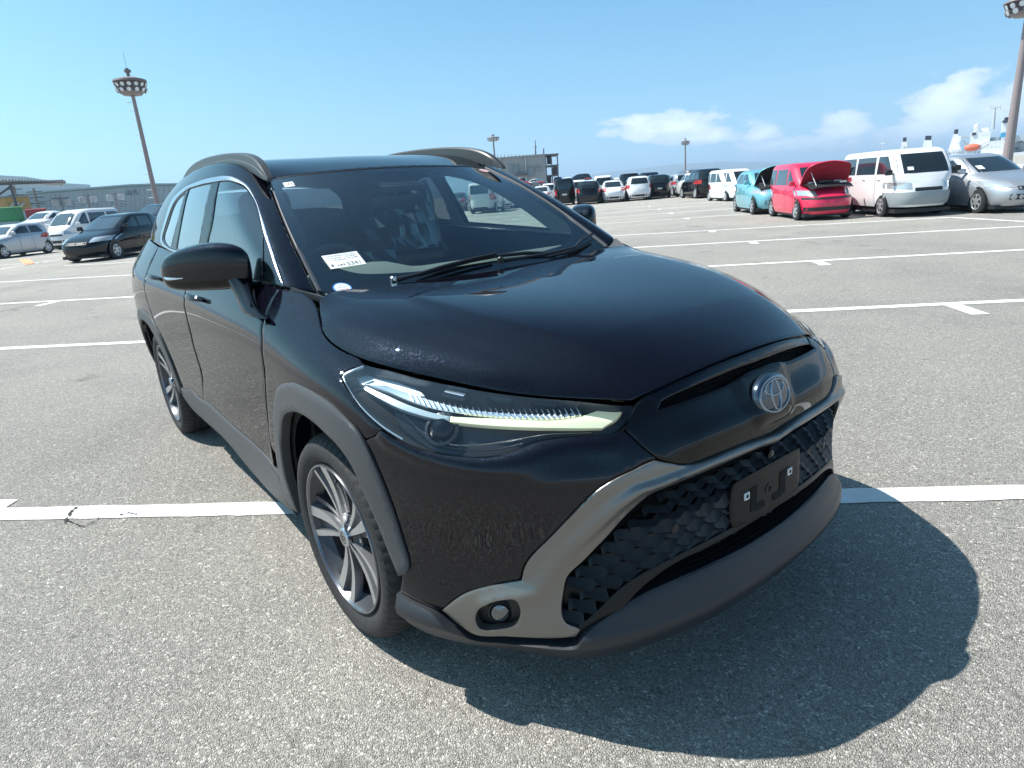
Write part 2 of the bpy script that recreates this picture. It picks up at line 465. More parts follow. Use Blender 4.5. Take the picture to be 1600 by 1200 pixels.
_G = [
 [(-.325,.697,1.066),(-.50,.675,1.178),(-.68,.645,1.285),(-.86,.605,1.382),(-1.04,.557,1.462)],
 [(-.335,.760,1.090),(-.55,.742,1.215),(-.76,.708,1.328),(-.96,.660,1.422),(-1.16,.60,1.512)],
 [(-.39,.808,1.100),(-.66,.790,1.232),(-.90,.752,1.345),(-1.11,.698,1.458),(-1.29,.622,1.542)],
 [(-.70,.813,1.11),(-.90,.79,1.225),(-1.10,.755,1.345),(-1.28,.700,1.470),(-1.45,.625,1.556)],
 [(-1.1,.815,1.13),(-1.22,.79,1.245),(-1.34,.755,1.355),(-1.47,.700,1.476),(-1.6,.625,1.563)],
 [(-1.6,.816,1.15),(-1.65,.79,1.255),(-1.72,.755,1.355),(-1.79,.700,1.478),(-1.85,.62,1.564)],
 [(-2.1,.81,1.175),(-2.12,.785,1.27),(-2.15,.747,1.36),(-2.18,.692,1.470),(-2.2,.61,1.552)],
 [(-2.6,.785,1.20),(-2.6,.76,1.28),(-2.6,.72,1.36),(-2.6,.668,1.452),(-2.6,.59,1.525)],
 [(-2.95,.745,1.22),(-2.93,.72,1.29),(-2.9,.685,1.36),(-2.87,.635,1.42),(-2.85,.56,1.495)],
 [(-3.2,.69,1.21),(-3.1,.665,1.29),(-3.02,.63,1.36),(-2.98,.585,1.41),(-2.95,.51,1.455)],
]
SG = Surf(_G, 5).orient(np.array([-.2, -1, .3]))
_R = [
 [(-.965,0,1.484),(-.97,.2,1.481),(-.99,.4,1.473),(-1.02,.5,1.466),(-1.04,.557,1.462)],
 [(-1.15,0,1.530),(-1.15,.2,1.527),(-1.16,.4,1.516),(-1.165,.53,1.517),(-1.16,.60,1.512)],
 [(-1.35,0,1.562),(-1.35,.2,1.558),(-1.345,.4,1.555),(-1.32,.54,1.549),(-1.29,.622,1.542)],
 [(-1.50,0,1.575),(-1.50,.2,1.570),(-1.49,.4,1.570),(-1.47,.55,1.563),(-1.45,.625,1.556)],
 [(-1.65,0,1.580),(-1.65,.2,1.576),(-1.64,.4,1.577),(-1.62,.55,1.570),(-1.6,.625,1.563)],
 [(-1.9,0,1.582),(-1.9,.2,1.578),(-1.89,.4,1.578),(-1.87,.55,1.571),(-1.85,.62,1.564)],
 [(-2.25,0,1.576),(-2.25,.2,1.572),(-2.24,.4,1.570),(-2.22,.53,1.560),(-2.2,.61,1.552)],
 [(-2.65,0,1.556),(-2.65,.2,1.552),(-2.64,.38,1.538),(-2.62,.50,1.534),(-2.6,.59,1.525)],
 [(-2.95,0,1.528),(-2.95,.2,1.524),(-2.93,.36,1.511),(-2.9,.48,1.493),(-2.85,.56,1.495)],
 [(-3.10,0,1.505),(-3.10,.2,1.50),(-3.07,.34,1.49),(-3.02,.44,1.473),(-2.95,.51,1.455)],
]
SR = Surf(_R, 5, symv0=True).orient(np.array([0, 0, 1]))
_W = [
 [(-.262,0,1.015),(-.268,.2,1.018),(-.285,.4,1.027),(-.308,.6,1.045),(-.325,.697,1.066)],
 [(-.42,0,1.135),(-.425,.2,1.136),(-.45,.4,1.142),(-.48,.575,1.158),(-.50,.675,1.178)],
 [(-.60,0,1.258),(-.605,.2,1.257),(-.625,.4,1.26),(-.655,.55,1.272),(-.68,.645,1.285)],
 [(-.78,0,1.376),(-.785,.2,1.374),(-.81,.4,1.372),(-.84,.52,1.376),(-.86,.605,1.382)],
 [(-.965,0,1.484),(-.97,.2,1.481),(-.99,.4,1.473),(-1.02,.5,1.466),(-1.04,.557,1.462)],
]
SW = Surf(_W, 5, symv0=True).orient(np.array([.5, 0, .8]))
_H = [
 [(.866,0,.90),(.856,.17,.89),(.842,.27,.877),(.832,.33,.868),(.82,.37,.86),(.812,.39,.855),(.806,.405,.85)],
 [(.755,0,.946),(.755,.18,.941),(.752,.30,.928),(.75,.38,.910),(.75,.42,.894),(.748,.45,.876),(.745,.475,.857)],
 [(.62,0,.982),(.62,.2,.980),(.618,.34,.973),(.615,.44,.958),(.61,.51,.936),(.605,.57,.906),(.60,.61,.872)],
 [(.45,0,1.008),(.45,.2,1.009),(.45,.38,1.008),(.45,.50,1.000),(.448,.58,.978),(.445,.65,.945),(.44,.70,.90)],
 [(.25,0,1.028),(.25,.2,1.031),(.25,.4,1.034),(.25,.55,1.030),(.25,.65,1.010),(.245,.74,.975),(.24,.80,.932)],
 [(.08,0,1.042),(.08,.2,1.045),(.08,.4,1.050),(.08,.56,1.050),(.08,.68,1.030),(.085,.77,.997),(.09,.825,.957)],
 [(-.08,0,1.052),(-.08,.2,1.055),(-.08,.4,1.060),(-.08,.57,1.063),(-.075,.69,1.049),(-.065,.77,1.018),(-.05,.815,.985)],
 [(-.225,0,1.057),(-.228,.2,1.058),(-.24,.4,1.062),(-.25,.56,1.068),(-.25,.67,1.072),(-.23,.71,1.068),(-.218,.735,1.058)],
]
SH = Surf(_H, 5, symv0=True).orient(np.array([.2, 0, 1]))
# ---------------------------------------------------------------- car materials
def paint(name, col, flake=(.06, .06, .13)):
    m = mat(name, col, .32, 0.0, .90, 0.004, 0.0)
    nt = m.node_tree; b = nt.nodes['Principled BSDF']; b.inputs['Coat IOR'].default_value = 1.52
    tc = nt.nodes.new('ShaderNodeTexCoord'); vo = nt.nodes.new('ShaderNodeTexVoronoi'); vo.inputs['Scale'].default_value = 1300
    nt.links.new(tc.outputs['Object'], vo.inputs['Vector'])
    sp = nt.nodes.new('ShaderNodeSeparateColor'); nt.links.new(vo.outputs['Color'], sp.inputs[0])
    gt = nt.nodes.new('ShaderNodeMath'); gt.operation = 'GREATER_THAN'; gt.inputs[1].default_value = 0.99
    nt.links.new(sp.outputs[0], gt.inputs[0])
    mx = nt.nodes.new('ShaderNodeMix'); mx.data_type = 'RGBA'; mx.inputs['A'].default_value = (*col, 1); mx.inputs['B'].default_value = (*flake, 1)
    nt.links.new(gt.outputs[0], mx.inputs['Factor']); nt.links.new(mx.outputs['Result'], b.inputs['Base Color'])
    nt.links.new(gt.outputs[0], b.inputs['Metallic'])
    return m
M_PAINT = paint('black_purple_paint', (.0028, .0028, .006))
M_GLOSS = mat('gloss_black', (.002, .002, .003), .5, 0, .8, .0, .0)
M_LIP = mat('lip_plastic', (.022, .025, .030), .42, 0, 0, .1, .5, bump=(900, .2))
M_PLA = mat('grey_plastic', (.060, .064, .070), .48, 0, 0, .1, .5, bump=(900, .25))
M_BLK = mat('black_plastic', (.012, .012, .013), .45)
M_VOID = mat('void_black', (.004, .004, .004), .9)
M_SIL = mat('satin_silver', (.235, .225, .21), .33, .8, 0, .1, bump=(1500, .05))
M_CHR = mat('chrome', (.75, .76, .78), .12, 1.0)
M_SATIN = mat('satin_chrome', (.55, .58, .62), .25, 1.0)
M_RAIL = mat('rail_grey', (.08, .08, .078), .38, .5)
M_TYRE = mat('tyre_rubber', (.022, .022, .023), .75, bump=(400, .3), vary=(60, .25))
M_ALU = mat('machined_alloy', (.62, .63, .65), .28, .9)
M_RIMD = mat('dark_alloy', (.07, .072, .08), .35, .5)
M_DISC = mat('brake_steel', (.30, .29, .28), .4, .9)
M_WSG = glassmat('windscreen_glass', (.80, .93, .91), 0, 1.5, 2.8)
M_SDG = glassmat('side_glass', (.78, .90, .87), 0, 1.55, 1.9)
M_PRV = glassmat('privacy_glass', (.16, .18, .19), 0, 1.55, 2.2)
M_LENS = glassmat('clear_lens', (.93, .95, .96), 0, 1.5, 1.0)
M_WHT = mat('sticker_white', (.80, .82, .80), .5)
M_INT = mat('interior_black', (.05, .053, .056), .7)
M_DASH = mat('dash_grey', (.085, .088, .088), .7)
M_BEIGE = mat('headliner', (.30, .30, .29), .9)

car = empty('suv_car')
tag(car, 'large black compact SUV with grey arch trims filling the foreground', 'car')
U, V = S1.U, S1.V
e = 1e-4
def uvl(*ij):
    """uv from fractional indices of S1"""
    return [('uv', float(np.interp(i, range(S1.n), U)), float(np.interp(j, range(S1.m), V))) for i, j in ij]
def s_(*xz): return [('s', x, z) for x, z in xz]
g = .0022   # half a shut gap
S1f = S1.offset(.012)

# --- silver front surround outlines, lip, grille (right half; centre line closes at u = 0)
cen = lambda j: uvl((0, j))[0]
sil_out = [(689,956),'c',(706,942),(725,930),(762,919),(814,910),'c',(818.7,890),(828,875),(850,853),(881,822),(912.5,790.6),(937.5,767),(968.7,747),(1003,729.7),(1026,719.5),'c',(1042,723.5),(1067.5,728),(1090,726),(1115,717.5),(1160,698.7),(1198,683)]
sil_in = [(1208,691),'c',(1175,706),(1120,732.5),(1060,757.5),(1022,773),(1003,787),(984,804),(943.7,847),(912.5,878),(886,903),(879.7,925),(877.5,965),(884,977),(906,987),(900,998),'c',(850,1001),(787,998),(740,995),(716,980)]
# lower air dam
lip_top = [(623,925),'c',(647,939),(684,956),(703,972),(719,983),(741,997.5),(787,1000.5),(850,1003.5),(903,1000.5),(911,988),(975,948),(1017,927),(1105,889),(1175,853),(1208,837)]
zc = lambda px: S1.pt(px)
def toC(px):  # the centre-line point at the height of a pixel
    u, v = S1.pt(px); return ('uv', 0.0, v)
p_sil = S1f.path(sil_out[:-1]+[toC((1199,682.6)),'c', toC((1207,691.5)),'c']+sil_in[2:], step=.01)
def ridge(S, line, w, h):
    L = [S.pt(p) for p in line]
    def f(Vv):
        d = segdist(Vv, np.array(L), closed=False); return h*np.maximum(0, 1-d/w)
    return f
sil_h = ridge(S1f, [(760,950),(842,925),(870,880),(905,845),(968,790),(1000,768),(1060,746),(1120,722),(1160,706),(1190,693),('uv',0.0,float(S1.pt((1200,687))[1]))], .034, .012)
fog = [(741,972),(745,956),(762.5,943.7),(787.5,937),(806,937),(811,947),(811,965.6),(803,979.7),(784,986),(747,985)]
p_fog = S1f.path(fog, step=.008)
sil = patch('front_surround_trim', S1, p_sil, M_SIL, car, off=.006, thick=.022, step=.011, holes=[p_fog], sym=True, hfun=sil_h, rim=.003, angle=60)
def lipback(Vv):
    return np.zeros(len(Vv))
p_lip = S1.path(lip_top[:-1]+[toC((1210,836)),'c', ('uv', 0, V[0]+e),'c']+uvl((2,0),(4,0),(6,0))+['c',('uv', float(S1.pt((623,925))[0])-.01, V[0]+e),'c'], step=.014)
vl = float(np.interp(1, range(S1.m), V))
def liph(Vv):
    v = Vv[:, 1]; return .024*np.exp(-((v-vl*.80)/.032)**2)-.014*np.clip((.028-v)/.028, 0, 1)-.020*np.clip((v-vl-.035)/.05, 0, 1)*np.clip((U[4]-Vv[:, 0])/.1, 0, 1)
patch('front_lip', S1, p_lip, M_LIP, car, off=.004, thick=.05, step=.014, sym=True, hfun=liph)
# painted bumper cover
bump = [(597,672.5),'c',(628,691),(669,706),(719,714.5),(770,715),(804,706),(837.5,692),(871,686),(922,682),(954,680),(974,673),'c',(1005,701),(1025,716),'c',
        (1001,727),(967,744.5),(935,765),(910,788.5),(879,820),(848,850.5),(825,873),(816,889),(812,907),'c',(762,916.5),(724,927),(704,940),(688,954.5),'c',
        (650,938),(625,924),'c',(628,895),(600,810),(575,745),(562,705),(561,696),'c']
def brow(Vv):
    L = np.array([S1.pt(p) for p in [(602,684),(640,706),(690,724),(760,732),(810,722),(850,706),(900,698),(950,700)]])
    d = segdist(Vv, L, False); return .010*np.exp(-(d/.030)**2)
patch_b = both('front_bumper', S1, S1.path(bump, step=.012), M_PAINT, car, thick=.014, step=.016, hfun=brow)
# gloss panel between bonnet and surround, with the air slit
slitp = [(1029,639),'c',(1033,628),(1045,620),(1085,602.5),(1130,584),(1160,572.5),(1190,561)]
slitq = [(1192,574),(1170,580),(1150,592),(1132,603),(1097,617),(1060,630)]
pu = [(989,630),'c',(1001,616.5),(1014,607.5),(1060,589),(1110,570.5),(1150,556)]
S1o = S1
p_pan = S1.path([(991,634),(1003,619),(1020,608),(1060,591),(1110,572),(1150,558),('uv',0,V[-1]-.004),'c', toC((1199,680.4)),'c',
                 (1160,697),(1115,715.5),(1090,724),(1067,726),(1043,721.5),(1028,716),'c',(1007,699),(977,671.5),'c',(984,655)], step=.01)
p_slit = S1.path(slitp[:-1]+[toC((1190,563)),'c',toC((1192,582)),'c']+slitq[1:], step=.008)
# merge the slit as a notch that is open on the centre line: outline = upper strip + lower field
def hous(Vv):
    # the emblem's shield stands proud, the panel bows in below the slit
    P = S1.pos(Vv, -1); y = np.abs(P[:, 1]); z = P[:, 2]
    w = .125-np.clip((.80-z), 0, .1)*.45
    z_ = z
    return .011*np.exp(-((z-.742)/.034)**2)*np.clip((.40-y)/.12, 0, 1)+.012*np.clip((w-y)/.03, 0, 1)*np.clip((z-.708)/.03, 0, 1)*np.clip((.872-z)/.03, 0, 1)
def slit_split():
    up = S1.path([(991,634),(1003,619),(1020,608),(1060,591),(1110,572),(1150,558),('uv',0,V[-1]-.004),'c',toC((1189,564)),'c']+[q for q in slitp[-2::-1] if q != 'c'], step=.008)
    return up
p_low = S1.path([(1029,640),'c',(1060,630.5),(1097,617.5),(1132,603.5),(1150,592.5),(1170,580.5),toC((1192,574)),'c', toC((1199,680.4)),'c',
                 (1160,697),(1115,715.5),(1090,724),(1067,726),(1043,721.5),(1028,716),'c',(1007,699),(977,671.5),'c',(984,655),(991,634),'c',(1003,619),'c',(1033,627),'c'], step=.009)
p_up = S1.path([(1003,619),'c',(1020,608),(1060,591),(1110,572),(1150,558),('uv',0,V[-1]-.004),'c', toC((1189,563)),'c',(1160,572.5),(1130,584),(1085,602.5),(1045,620),(1033,627),'c'], step=.009)
patch('upper_grille_panel', S1, p_low, M_GLOSS, car, thick=.012, step=.013, sym=True, hfun=hous)
patch('bonnet_edge_strip', S1, p_up, M_PAINT, car, off=-.0015, thick=.03, step=.014, sym=True)
# recess of the slit with fine mesh rods
sl = S1.offset(-.022)
p_rec = S1.path([(1000,655),(1006,612),(1085,585),(1150,560),toC((1187,550)),'c',toC((1195,592)),'c',(1150,612),(1097,630),(1050,645)], step=.01)
patch('air_slit', S1, p_rec, M_VOID, car, off=-.03, thick=0, step=.02, sym=True)
for k in range(3):
    line = S1.path([(1034+k*3,628+k*3.2),(1085,605+k*4),(1135,585+k*5),toC((1190,568+k*5))], closed=False, step=.02)
    r = surf_strip('slit_rib', S1, line, .0035, M_BLK, car, off=-.018, hgt=.004); mirror_obj(r)
# fenders, doors, quarters
AX = lambda x, z: ('s', x, z)
top = lambda i: ('uv', float(np.interp(i, range(S1.n), U)), V[-1]-g)
arch_mid = [(556,695),(545,684),(524,660),(497,638),(470,622),(450,618),(437,626),(432,650),(432,690)]
fend = [(438,449.5),'c',(419,486),(409.5,512),(410,530),(412.5,570),(417,637),(425,700),(432,712),'c']+arch_mid[::-1][1:]+[(561,692),'c',(595,671),'c',
        (560,635.5),(537.5,602),(531.5,587),(543,577.5),(567,568.2),'c', top(7.3), top(8), top(9), top(9.6), top(10),'c', top(10.5), top(11),'c']
both('fender', S1, S1.path(fend, step=.014), M_PAINT, car, step=.018)
door_gap = [AX(-1.40,1.138),(289,462),(295.4,510),(301.6,537.5),(310,566),(314,580),(318,629)]
def sh(l, d): return [(q[0]+d, q[1]) if (q != 'c' and q[0] != 's' and q[0] != 'uv') else q for q in l]
fdoor = [(436.5,450),'c',(417.5,486),(408,512),(408.5,530),(411,570),(415.5,637),(423,700),(430,738),'c',(416,717),(393.5,694.5),(357.5,663),(319.5,628),'c']+sh(door_gap[:0:-1],.6)+[AX(-1.395,1.138-.004),'c', top(13), top(12),'c']
both('front_door', S1, S1.path(fdoor, step=.014), M_PAINT, car, step=.02)
rdoor = [AX(-1.41,1.134),'c']+sh(door_gap[1:],-.6)+[(317,627),'c',AX(-1.74,.440),AX(-1.86,.458),AX(-2.0,.425),AX(-2.10,.415),'c',AX(-2.13,.55),AX(-2.20,.66),AX(-2.31,.78),AX(-2.35,.95),AX(-2.33,1.12),AX(-2.33,1.182),'c', top(16), top(15),'c']
both('rear_door', S1, S1.path(rdoor, step=.016), M_PAINT, car, step=.025)
def arc(cx, cz, r, a0, a1, n=9, sx=1.0): return [AX(cx+sx*r*math.cos(math.radians(a0+(a1-a0)*k/n)), cz+r*math.sin(math.radians(a0+(a1-a0)*k/n))) for k in range(n+1)]
quart = [AX(-2.34,1.182),'c',AX(-2.34,1.12),AX(-2.36,.95),AX(-2.32,.78),AX(-2.21,.66),'c']+arc(-2.64,.34,.42,45,178)+['c']+[AX(-3.06,.26),'c', ('uv', U[18], V[0]+e), ('uv', U[20], V[0]+e), ('uv', U[-1], V[0]+e),'c', ('uv', U[-1], V[-1]-e),'c', top(20), top(19), top(18), top(17),'c']
patch('rear_quarter', S1, S1.path(quart, step=.02), M_PAINT, car, step=.04, sym=True)
# wheel arch trims and sill trim
a_out = [(452,795),'c',(438.5,759),(429.5,714),(425.5,665),(427,617),(433,604),(447.5,599),(470,606),(497,621.7),(524,644),(551,671),(569,701),(587,741),(605,786),(623,840),(636,888),(632,896),(620,902),'c']
a_in = [(603,861),(586,817.6),(568,777),(554,744.6),(542,721),(527.5,701),(507,680),(488,662),(468,648),(452,644),(440,652),(437,675),(438,710),(444,745),(455,780),(464,803),'c']
both('wheel_arch_trim', S1, S1f.path(a_out+a_in, step=.01), M_PLA, car, off=.010, thick=.03, step=.02, rim=.006, drop=.004)
r_out = [AX(-2.13,.42),'c',AX(-2.155,.55),AX(-2.25,.70),AX(-2.40,.79),AX(-2.64,.815),AX(-2.86,.785),AX(-3.03,.68),AX(-3.12,.50),AX(-3.14,.33),'c']
r_in = [AX(-3.07,.33),'c',AX(-3.04,.48),AX(-2.95,.63),AX(-2.82,.72),AX(-2.64,.745),AX(-2.46,.715),AX(-2.32,.62),AX(-2.24,.50),AX(-2.21,.36),'c']
both('wheel_arch_trim', S1, S1.path(r_out+r_in, step=.012), M_PLA, car, off=.010, thick=.03, step=.02, rim=.006, drop=.004)
sill = [(449,790),'c',(436,752),(428,738),(415,718.5),(393.5,696),(357.5,664.5),(320.6,630),AX(-1.74,.438),AX(-1.86,.456),AX(-2.0,.423),AX(-2.12,.413),'c',AX(-2.14,.36),AX(-2.05,.315),AX(-1.75,.302),(353,691),(393.5,740),(425,780),(452,812),'c']
both('sill_trim', S1, S1f.path(sill, step=.012), M_PLA, car, off=.008, thick=.03, step=.02, rim=.005, drop=.003)
# bonnet, roof, windscreen
Hp = SH; hu, hv = SH.U, SH.V
p_h = SH.path([('uv',hu[0]+.006,0),'c',('uv',hu[0]+.006,hv[-1]*.5),('uv',hu[0]+.006,hv[-1]-.004),'c',('uv',hu[1],hv[-1]-.003),('uv',hu[2],hv[-1]-.003),('uv',hu[3],hv[-1]-.003),('uv',hu[4],hv[-1]-.003),('uv',hu[5],hv[-1]-.003),('uv',hu[6],hv[-1]-.003),('uv',hu[-1]-.004,hv[-1]-.003),'c',('uv',hu[-1]-.003,hv[-1]*.5),('uv',hu[-1]-.003,0),'c'], step=.014)
def hcrease(Vv):
    L1 = np.array([SH.pt(p) for p in [(497,487),(527,501),(570,520),(620,541),(680,562),(760,585),(850,603)]])
    L2 = np.array([SH.pt(p) for p in [(634,468),(680,490),(730,515),(800,540),(860,560),(930,588),(1000,612)]])
    d1 = segdist(Vv, L1, False); d2 = segdist(Vv, L2, False)
    pl = [SH.pt(q) for q in [(634,468),(655,458),(700,448),(760,436),(850,418)]]
    poly = [tuple(q) for q in L2[::-1]]+pl[1:]+[(pl[-1][0], 0.0), (hu[0], 0.0)]
    ed = np.array([tuple(q) for q in L2[::-1]]+pl[1:]+[(pl[-1][0], 0.0)]); ins = inpoly(Vv, poly); de = segdist(Vv, ed, False)
    w_ = .022+.10*np.clip((float(L2[0][0])-Vv[:, 0])/.6, 0, 1)
    t_ = np.clip(de/w_, 0, 1)
    fe = np.minimum(np.hypot(*(Vv-L1[0]).T), np.hypot(*(Vv-L1[-1]).T)); fe = np.clip(fe/.16, 0, 1); fe = fe*fe*(3-2*fe)
    return .0075*np.maximum(0, 1-d1/.06)*fe+.007*t_*t_*(3-2*t_)*ins*np.clip((Vv[:, 0]-hu[0]-.02)/.22, 0, 1)
hood = patch('bonnet', SH, p_h, M_PAINT, car, thick=.014, step=.012, sym=True, hfun=hcrease, angle=50)
def fullpath(S, gu0=0., gu1=0., gv1=0., gv0=0., step=.02):
    u0, u1, v0, v1 = S.U[0]+gu0, S.U[-1]-gu1, S.V[0]+gv0, S.V[-1]-gv1
    return S.path([('uv',u0,v0),'c',('uv',u1,v0),'c',('uv',u1,v1),'c',('uv',u0,v1),'c'], step=step)
patch('roof_panel', SR, fullpath(SR, .006, 0, .001), M_PAINT, car, thick=.01, step=.03, sym=True)
ws = patch('windscreen', SW, fullpath(SW, .0, .008, .008), M_WSG, car, thick=0, step=.04, sym=True, drop=0)
# black ceramic border of the windscreen (printed inside the glass)
def band(S, name, ins, out_ins=(.0, .008, .008), off=-.004):
    """ring between the pane's edge and an inner rounded outline, on both halves"""
    u0, u1, v1 = S.U[0]+out_ins[0], S.U[-1]-out_ins[1], S.V[-1]-out_ins[2]
    a, b, c = ins
    pts = [('uv',u0,0),'c',('uv',u0,v1),'c',('uv',u1,v1),'c',('uv',u1,0),'c',('uv',u1-b,0),'c',('uv',u1-b,v1-c-.06),('uv',u1-b-.06,v1-c),('uv',(u0+u1)/2,v1-c),
           ('uv',u0+a+.08,v1-c-.004),('uv',u0+a+.012,v1-c-.09),('uv',u0+a,v1*.6),('uv',u0+a,0),'c']
    return patch(name, S, S.path(pts, step=.02), M_GLOSS, ws, off=off, thick=0, step=.03, sym=True, drop=0)
band(SW, 'black_border', (.105, .025, .045))
# greenhouse skin with the window openings
SGp = SG
gl_front = [(341.6,284),'c',(365,284.7),(381.5,292),(395,310),(403.5,332),(411.3,365),'c',(409,400),(406,447),'c',(380,440),(350,420),(317,396),'c',(324,378)]
gl_quart = [(412.6,366),'c',(420,389.7),(433.7,431),(435,446),'c',(409,448),'c',(410.5,405)]
gl_rear = [(295,295.5),'c',(312,290.5),(329,287),'c',(310,381.5),(307,400),'c',(285,390),(275.5,388),'c',(283,345)]
gl_rq = [(289,301),'c',(273,319),(262,350),(256,372),(262,384),(266.5,385),'c',(277,343)]
dlo = [(341,283.5),(366,284),(382.5,291),(396,309),(404.5,331),(413,366),(421,389.5),(434.7,431),(436,447.5),'c',(406,449.5),(380,442),(350,424),(317,404),(285,393),(264,387),(254,374),(260,349),(271.5,318),(288,299.5),(312,289),(329,285.5)]
dlo_o = [(337.5,277),(354,275.6),(370.5,279.7),(387,290.7),(400.7,315.5),(407,333),(414.5,354),(428,398),(438.5,448),'c',(406,453.5),(380,447),(350,430),(317,409.5),(285,397),(263,390.5),(251,376),(257,347),(268,315),(280,300),(310,284)]
P_dlo = SG.path(dlo, step=.008); P_dloo = SG.path(dlo_o, step=.008)
full_g = SG.path([('uv',SG.U[0]+.010,SG.V[0]+e),'c']+[('uv',SG.U[k],SG.V[0]+e) for k in range(1,9)]+[('uv',SG.U[-1]-e,SG.V[0]+e),'c',('uv',SG.U[-1]-e,SG.V[-1]-e),'c']+[('uv',SG.U[k],SG.V[-1]-.001) for k in range(8,0,-1)]+[('uv',SG.U[0]+.010,SG.V[-1]-.001),'c'], step=.02)
both('pillar_and_roof_side', SG, full_g, M_PAINT, car, thick=.01, step=.022, holes=[P_dloo])
both('window_chrome_trim', SG, P_dloo, M_SATIN, car, off=.003, thick=.012, step=.010, holes=[P_dlo], rim=.002, drop=.0006)
AX_ = lambda x, z: ('s', x, z)
def inner(poly, d):
    A = np.array(poly); T = np.roll(A, -1, 0)-np.roll(A, 1, 0); T /= np.maximum(np.linalg.norm(T, axis=1), 1e-9)[:, None]
    area = 0.5*np.sum(A[:, 0]*np.roll(A[:, 1], -1)-np.roll(A[:, 0], -1)*A[:, 1]); sg = 1 if area > 0 else -1
    return [tuple(p) for p in A+sg*d*np.stack([-T[:, 1], T[:, 0]], 1)]
gl_front_l = [AX_(-.80,1.135),'c',AX_(-1.02,1.265),AX_(-1.24,1.375),AX_(-1.42,1.435),AX_(-1.58,1.468),'c',AX_(-1.66,1.462),AX_(-1.66,1.36),AX_(-1.60,1.175),'c',AX_(-1.2,1.155)]
gl_rear_l = [AX_(-1.74,1.462),'c',AX_(-1.95,1.455),AX_(-2.12,1.43),'c',AX_(-2.15,1.215),'c',AX_(-1.68,1.180),'c']
for nm, gl, gm in (('front_side_window', gl_front, M_SDG), ('front_quarter_window', gl_quart, M_SDG), ('rear_side_window', gl_rear, M_PRV), ('rear_quarter_window', gl_rq, M_PRV)):
    patch(nm, SG, SG.path(gl, step=.015), gm, car, side=-1, off=-.004, thick=0, step=.04, drop=0)
for nm, gl, gm in (('front_side_window', gl_front_l, M_SDG), ('rear_side_window', gl_rear_l, M_PRV), ('rear_quarter_window', gl_rq, M_PRV)):
    patch(nm, SG, SG.path(gl, step=.015), gm, car, side=1, off=-.004, thick=0, step=.04, drop=0)
# black pillar covers: everything of the opening that is not glass
for sd, gls in ((-1, (gl_front, gl_quart, gl_rear, gl_rq)), (1, (gl_front_l, gl_rear_l, gl_rq))):
    patch('window_pillar_cover', SG, inner(P_dlo, .001), M_GLOSS, car, side=sd, off=-.001, thick=.006, step=.02, holes=[SG.path(q, step=.012) for q in gls], rim=.002)
M_TRI = mat('pillar_trim_grey', (.34, .37, .37), .8)
p_tr = SG.path([('uv',SG.U[0]+.012,SG.V[0]+.012),'c',AX_(-1.75,1.172),'c',AX_(-1.78,1.50),'c',('uv',SG.U[0]+.012,SG.V[-1]-.02),'c'], step=.03)
patch('pillar_trim', SG, p_tr, M_TRI, car, side=1, off=-.035, thick=.0, step=.04, holes=[SG.path(gl_front_l, step=.02)], rim=0)
patch('roof_light_seal', SR, fullpath(SR, e, e, e), M_VOID, car, off=-.014, thick=0, step=.06, sym=True, rim=0)  # unseen black sheet added under the roof to seal light leaks
p_gf = SG.path([('uv',SG.U[0]+e,SG.V[0]+e),'c']+[('uv',SG.U[k],SG.V[0]+e) for k in range(1,9)]+[('uv',SG.U[-1]-e,SG.V[0]+e),'c',('uv',SG.U[-1]-e,SG.V[-1]-e),'c']+[('uv',SG.U[k],SG.V[-1]-e) for k in range(8,0,-1)]+[('uv',SG.U[0]+e,SG.V[-1]-e),'c'], step=.03)
both('pillar_light_seal', SG, p_gf, M_VOID, car, off=-.013, thick=0, step=.06, holes=[inner(P_dlo, -.004)], rim=0)  # hidden black backing, added so no light slips past the pillars
# corner plates at the foot of the windscreen pillar, cowl
for sd in (-1, 1):
    mb = MB()
    v = [(-.232, .722*sd, 1.062), (-.345, .778*sd, 1.092), (-.36, .69*sd, 1.072), (-.325, .690*sd, 1.055), (-.26, .69*sd, 1.050)]
    w = [(a, b, c-.02) for a, b, c in v]
    n = len(v); fs = [tuple(range(n)) if sd > 0 else tuple(range(n))[::-1]]+[((i+1) % n, i, n+i, n+(i+1) % n) if sd > 0 else (i, (i+1) % n, n+(i+1) % n, n+i) for i in range(n)]
    mb.add(v+w, fs); mb.build('cowl_corner_plate', M_PLA, car)
mb = MB()
ys = np.linspace(-.74, .74, 21)
vs = []
for y in ys:
    xh = -.222-.03*(abs(y)/.7)**2; zh = 1.040+.010*(abs(y)/.7)
    vs += [(xh+.03, y, zh-.012), (xh-.02, y, zh-.028), (xh-.09, y, zh-.030), (xh-.14, y, zh-.04)]
fs = [(4*i+j, 4*i+j+1, 4*i+5+j, 4*i+4+j) for i in range(20) for j in range(3)]
mb.add(vs, fs); mb.build('cowl_panel', M_BLK, car, smooth=True)
# ---------------------------------------------------------------- car: inner shell, lamps, grille, wheels, mirrors, cabin
def frame(S, uv, side=-1, off=0.0):
    P = S.pos([uv], side)[0]; N = S.nrm([uv], side)[0]; Q = S.pos([(uv[0]+.004, uv[1])], side)[0]
    X = Q-P; X -= N*(X@N); X /= np.linalg.norm(X); Y = np.cross(N, X)
    P = P+N*off
    return Matrix(((X[0], Y[0], N[0], P[0]), (X[1], Y[1], N[1], P[1]), (X[2], Y[2], N[2], P[2]), (0, 0, 0, 1)))
